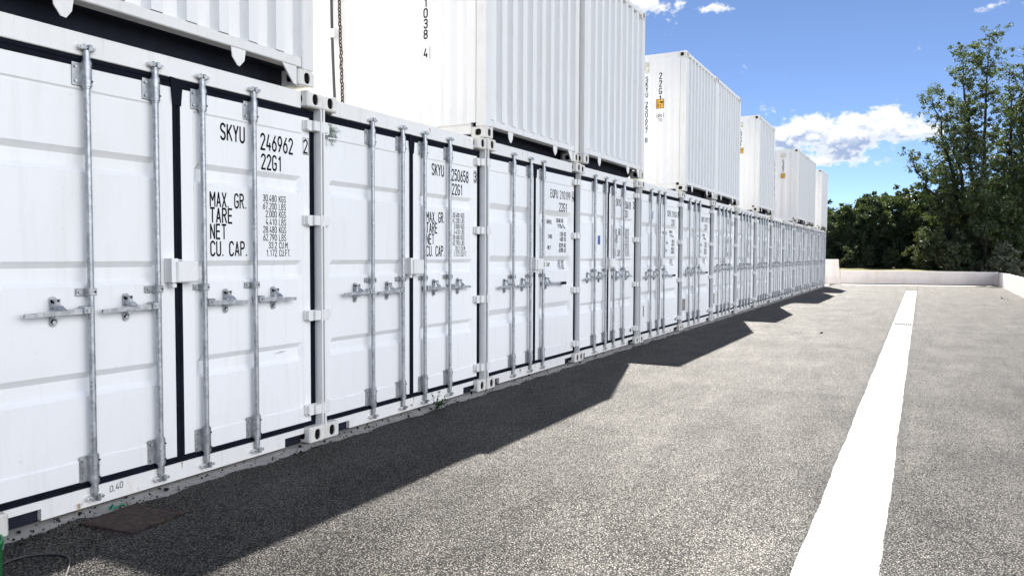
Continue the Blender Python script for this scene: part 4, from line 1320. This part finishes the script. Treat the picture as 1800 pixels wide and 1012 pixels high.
tall_tree((7.0, 52.0, .75), [
    (.10, 0, 13.3, 3.2, (0, 0), .16), (-1.20, .3, 12.7, 3.4, (-.15, .1), .14), (-2.75, -.4, 10.2, 3.0, (-.25, -.1), .18),
    (-3.75, .2, 6.6, 2.2, (-.3, .1), .20), (-1.9, -.9, 8.4, 2.8, (-.2, -.2), .15)],
    'tall loose tree with bare topped stems rising above the dark hedge', 5, M['leaf_tall'])
tall_tree((8.9, 53.4, .7), [
    (.15, .2, 12.4, 2.6, (0, 0), .18), (-.70, -.4, 11.6, 2.4, (-.1, .1), .2), (1.3, .3, 12.9, 2.8, (.2, 0), .18)],
    'slender airy tree at the right edge beside the tall loose tree', 6, M['leaf_tall'], .15, .9)
DG = 'dark trees in the hedge beyond the far wall'
for k, (x, y, h, rd) in enumerate([(-5.5, 63, 5.2, 2.8), (-2.6, 63.5, 4.6, 2.6), (.3, 63, 5.0, 2.7), (3.2, 63.6, 5.4, 2.8), (6.0, 63, 5.8, 2.9), (9.0, 63.5, 6.4, 3.0)]):
    bushy_tree('hedge_tree', (x, y, 1.0), h, rd, 'dark tree deep in the hedge, showing only between the crowns of the front hedge trees', 140 + k, M['leaf_dark'], .30, 330, 26, .03, DG)
hd = [(-6.2, 55.2, 4.2, 2.2), (-4.0, 56.0, 4.2, 2.1), (-2.1, 54.8, 3.6, 1.9), (-.4, 55.4, 4.0, 1.9), (1.2, 54.9, 4.4, 2.0), (2.8, 55.6, 4.65, 2.1), (4.4, 55.0, 4.75, 2.2), (6.4, 56.0, 5.0, 2.4)]
hl = ['dark hedge tree hidden furthest left behind the containers', 'dark hedge tree half hidden by the far end of the containers', 'dark hedge tree just clear of the last container',
      'dark low topped hedge tree behind the wall block', 'dark hedge tree above the left half of the low wall', 'dark rounded hedge tree above the middle of the low wall',
      'dark taller hedge tree touching the tall loose tree on its left', 'dark hedge tree standing behind the tall loose tree']
for k, (x, y, h, rd) in enumerate(hd):
    bushy_tree('hedge_tree', (x, y, .75), h, rd, hl[k], 40 + k, M['leaf_dark'], .165, 900, 34, .03, DG)
bushy_tree('broad_tree', (5.3, 50.6, .65), 3.9, 2.0, 'leafy mid green tree under the left side of the tall loose tree', 61, M['leaf_mid'], .14, 640, 32, .02)
bushy_tree('broad_tree', (9.0, 51.6, .65), 6.0, 2.3, 'dense brownish green tree at the right edge below the slender tree', 62, M['leaf_tall'], .14, 900, 32, .02)
bushy_tree('broad_tree', (7.1, 50.2, .65), 4.4, 1.7, 'dense dark tree around the foot of the tall loose tree', 63, M['leaf_tall'], .14, 560, 30, .02)
for k, (x, y, z, h, rd, mt, lab) in enumerate([
    (-.1, 52.0, .7, 1.25, .8, 'leaf_mid', 'small green shrub behind the wall block'),
    (.95, 52.4, .7, 1.45, .75, 'leaf_mid', 'pale green shrub lit against the dark hedge'),
    (2.3, 52.2, .7, 1.05, .8, 'leaf_mid', 'low green shrub above the middle of the low wall'),
    (5.5, 47.6, .55, .55, .6, 'leaf_mid', 'low yellowish green shrub peeping over the low wall'),
    (6.5, 47.9, .5, .6, .55, 'leaf_mid', 'tiny green shrub between the yellowish shrub and the silvery shrub'),
    (7.85, 47.4, .35, 1.75, 1.1, 'leaf_silver', 'silvery green shrub over the corner of the far and right walls')]):
    bushy_tree('shrub', (x, y, z), h, rd, lab, 80 + k, M[mt], .12 if mt != 'leaf_silver' else .14, 90, 18, .02, None, 'shrub')
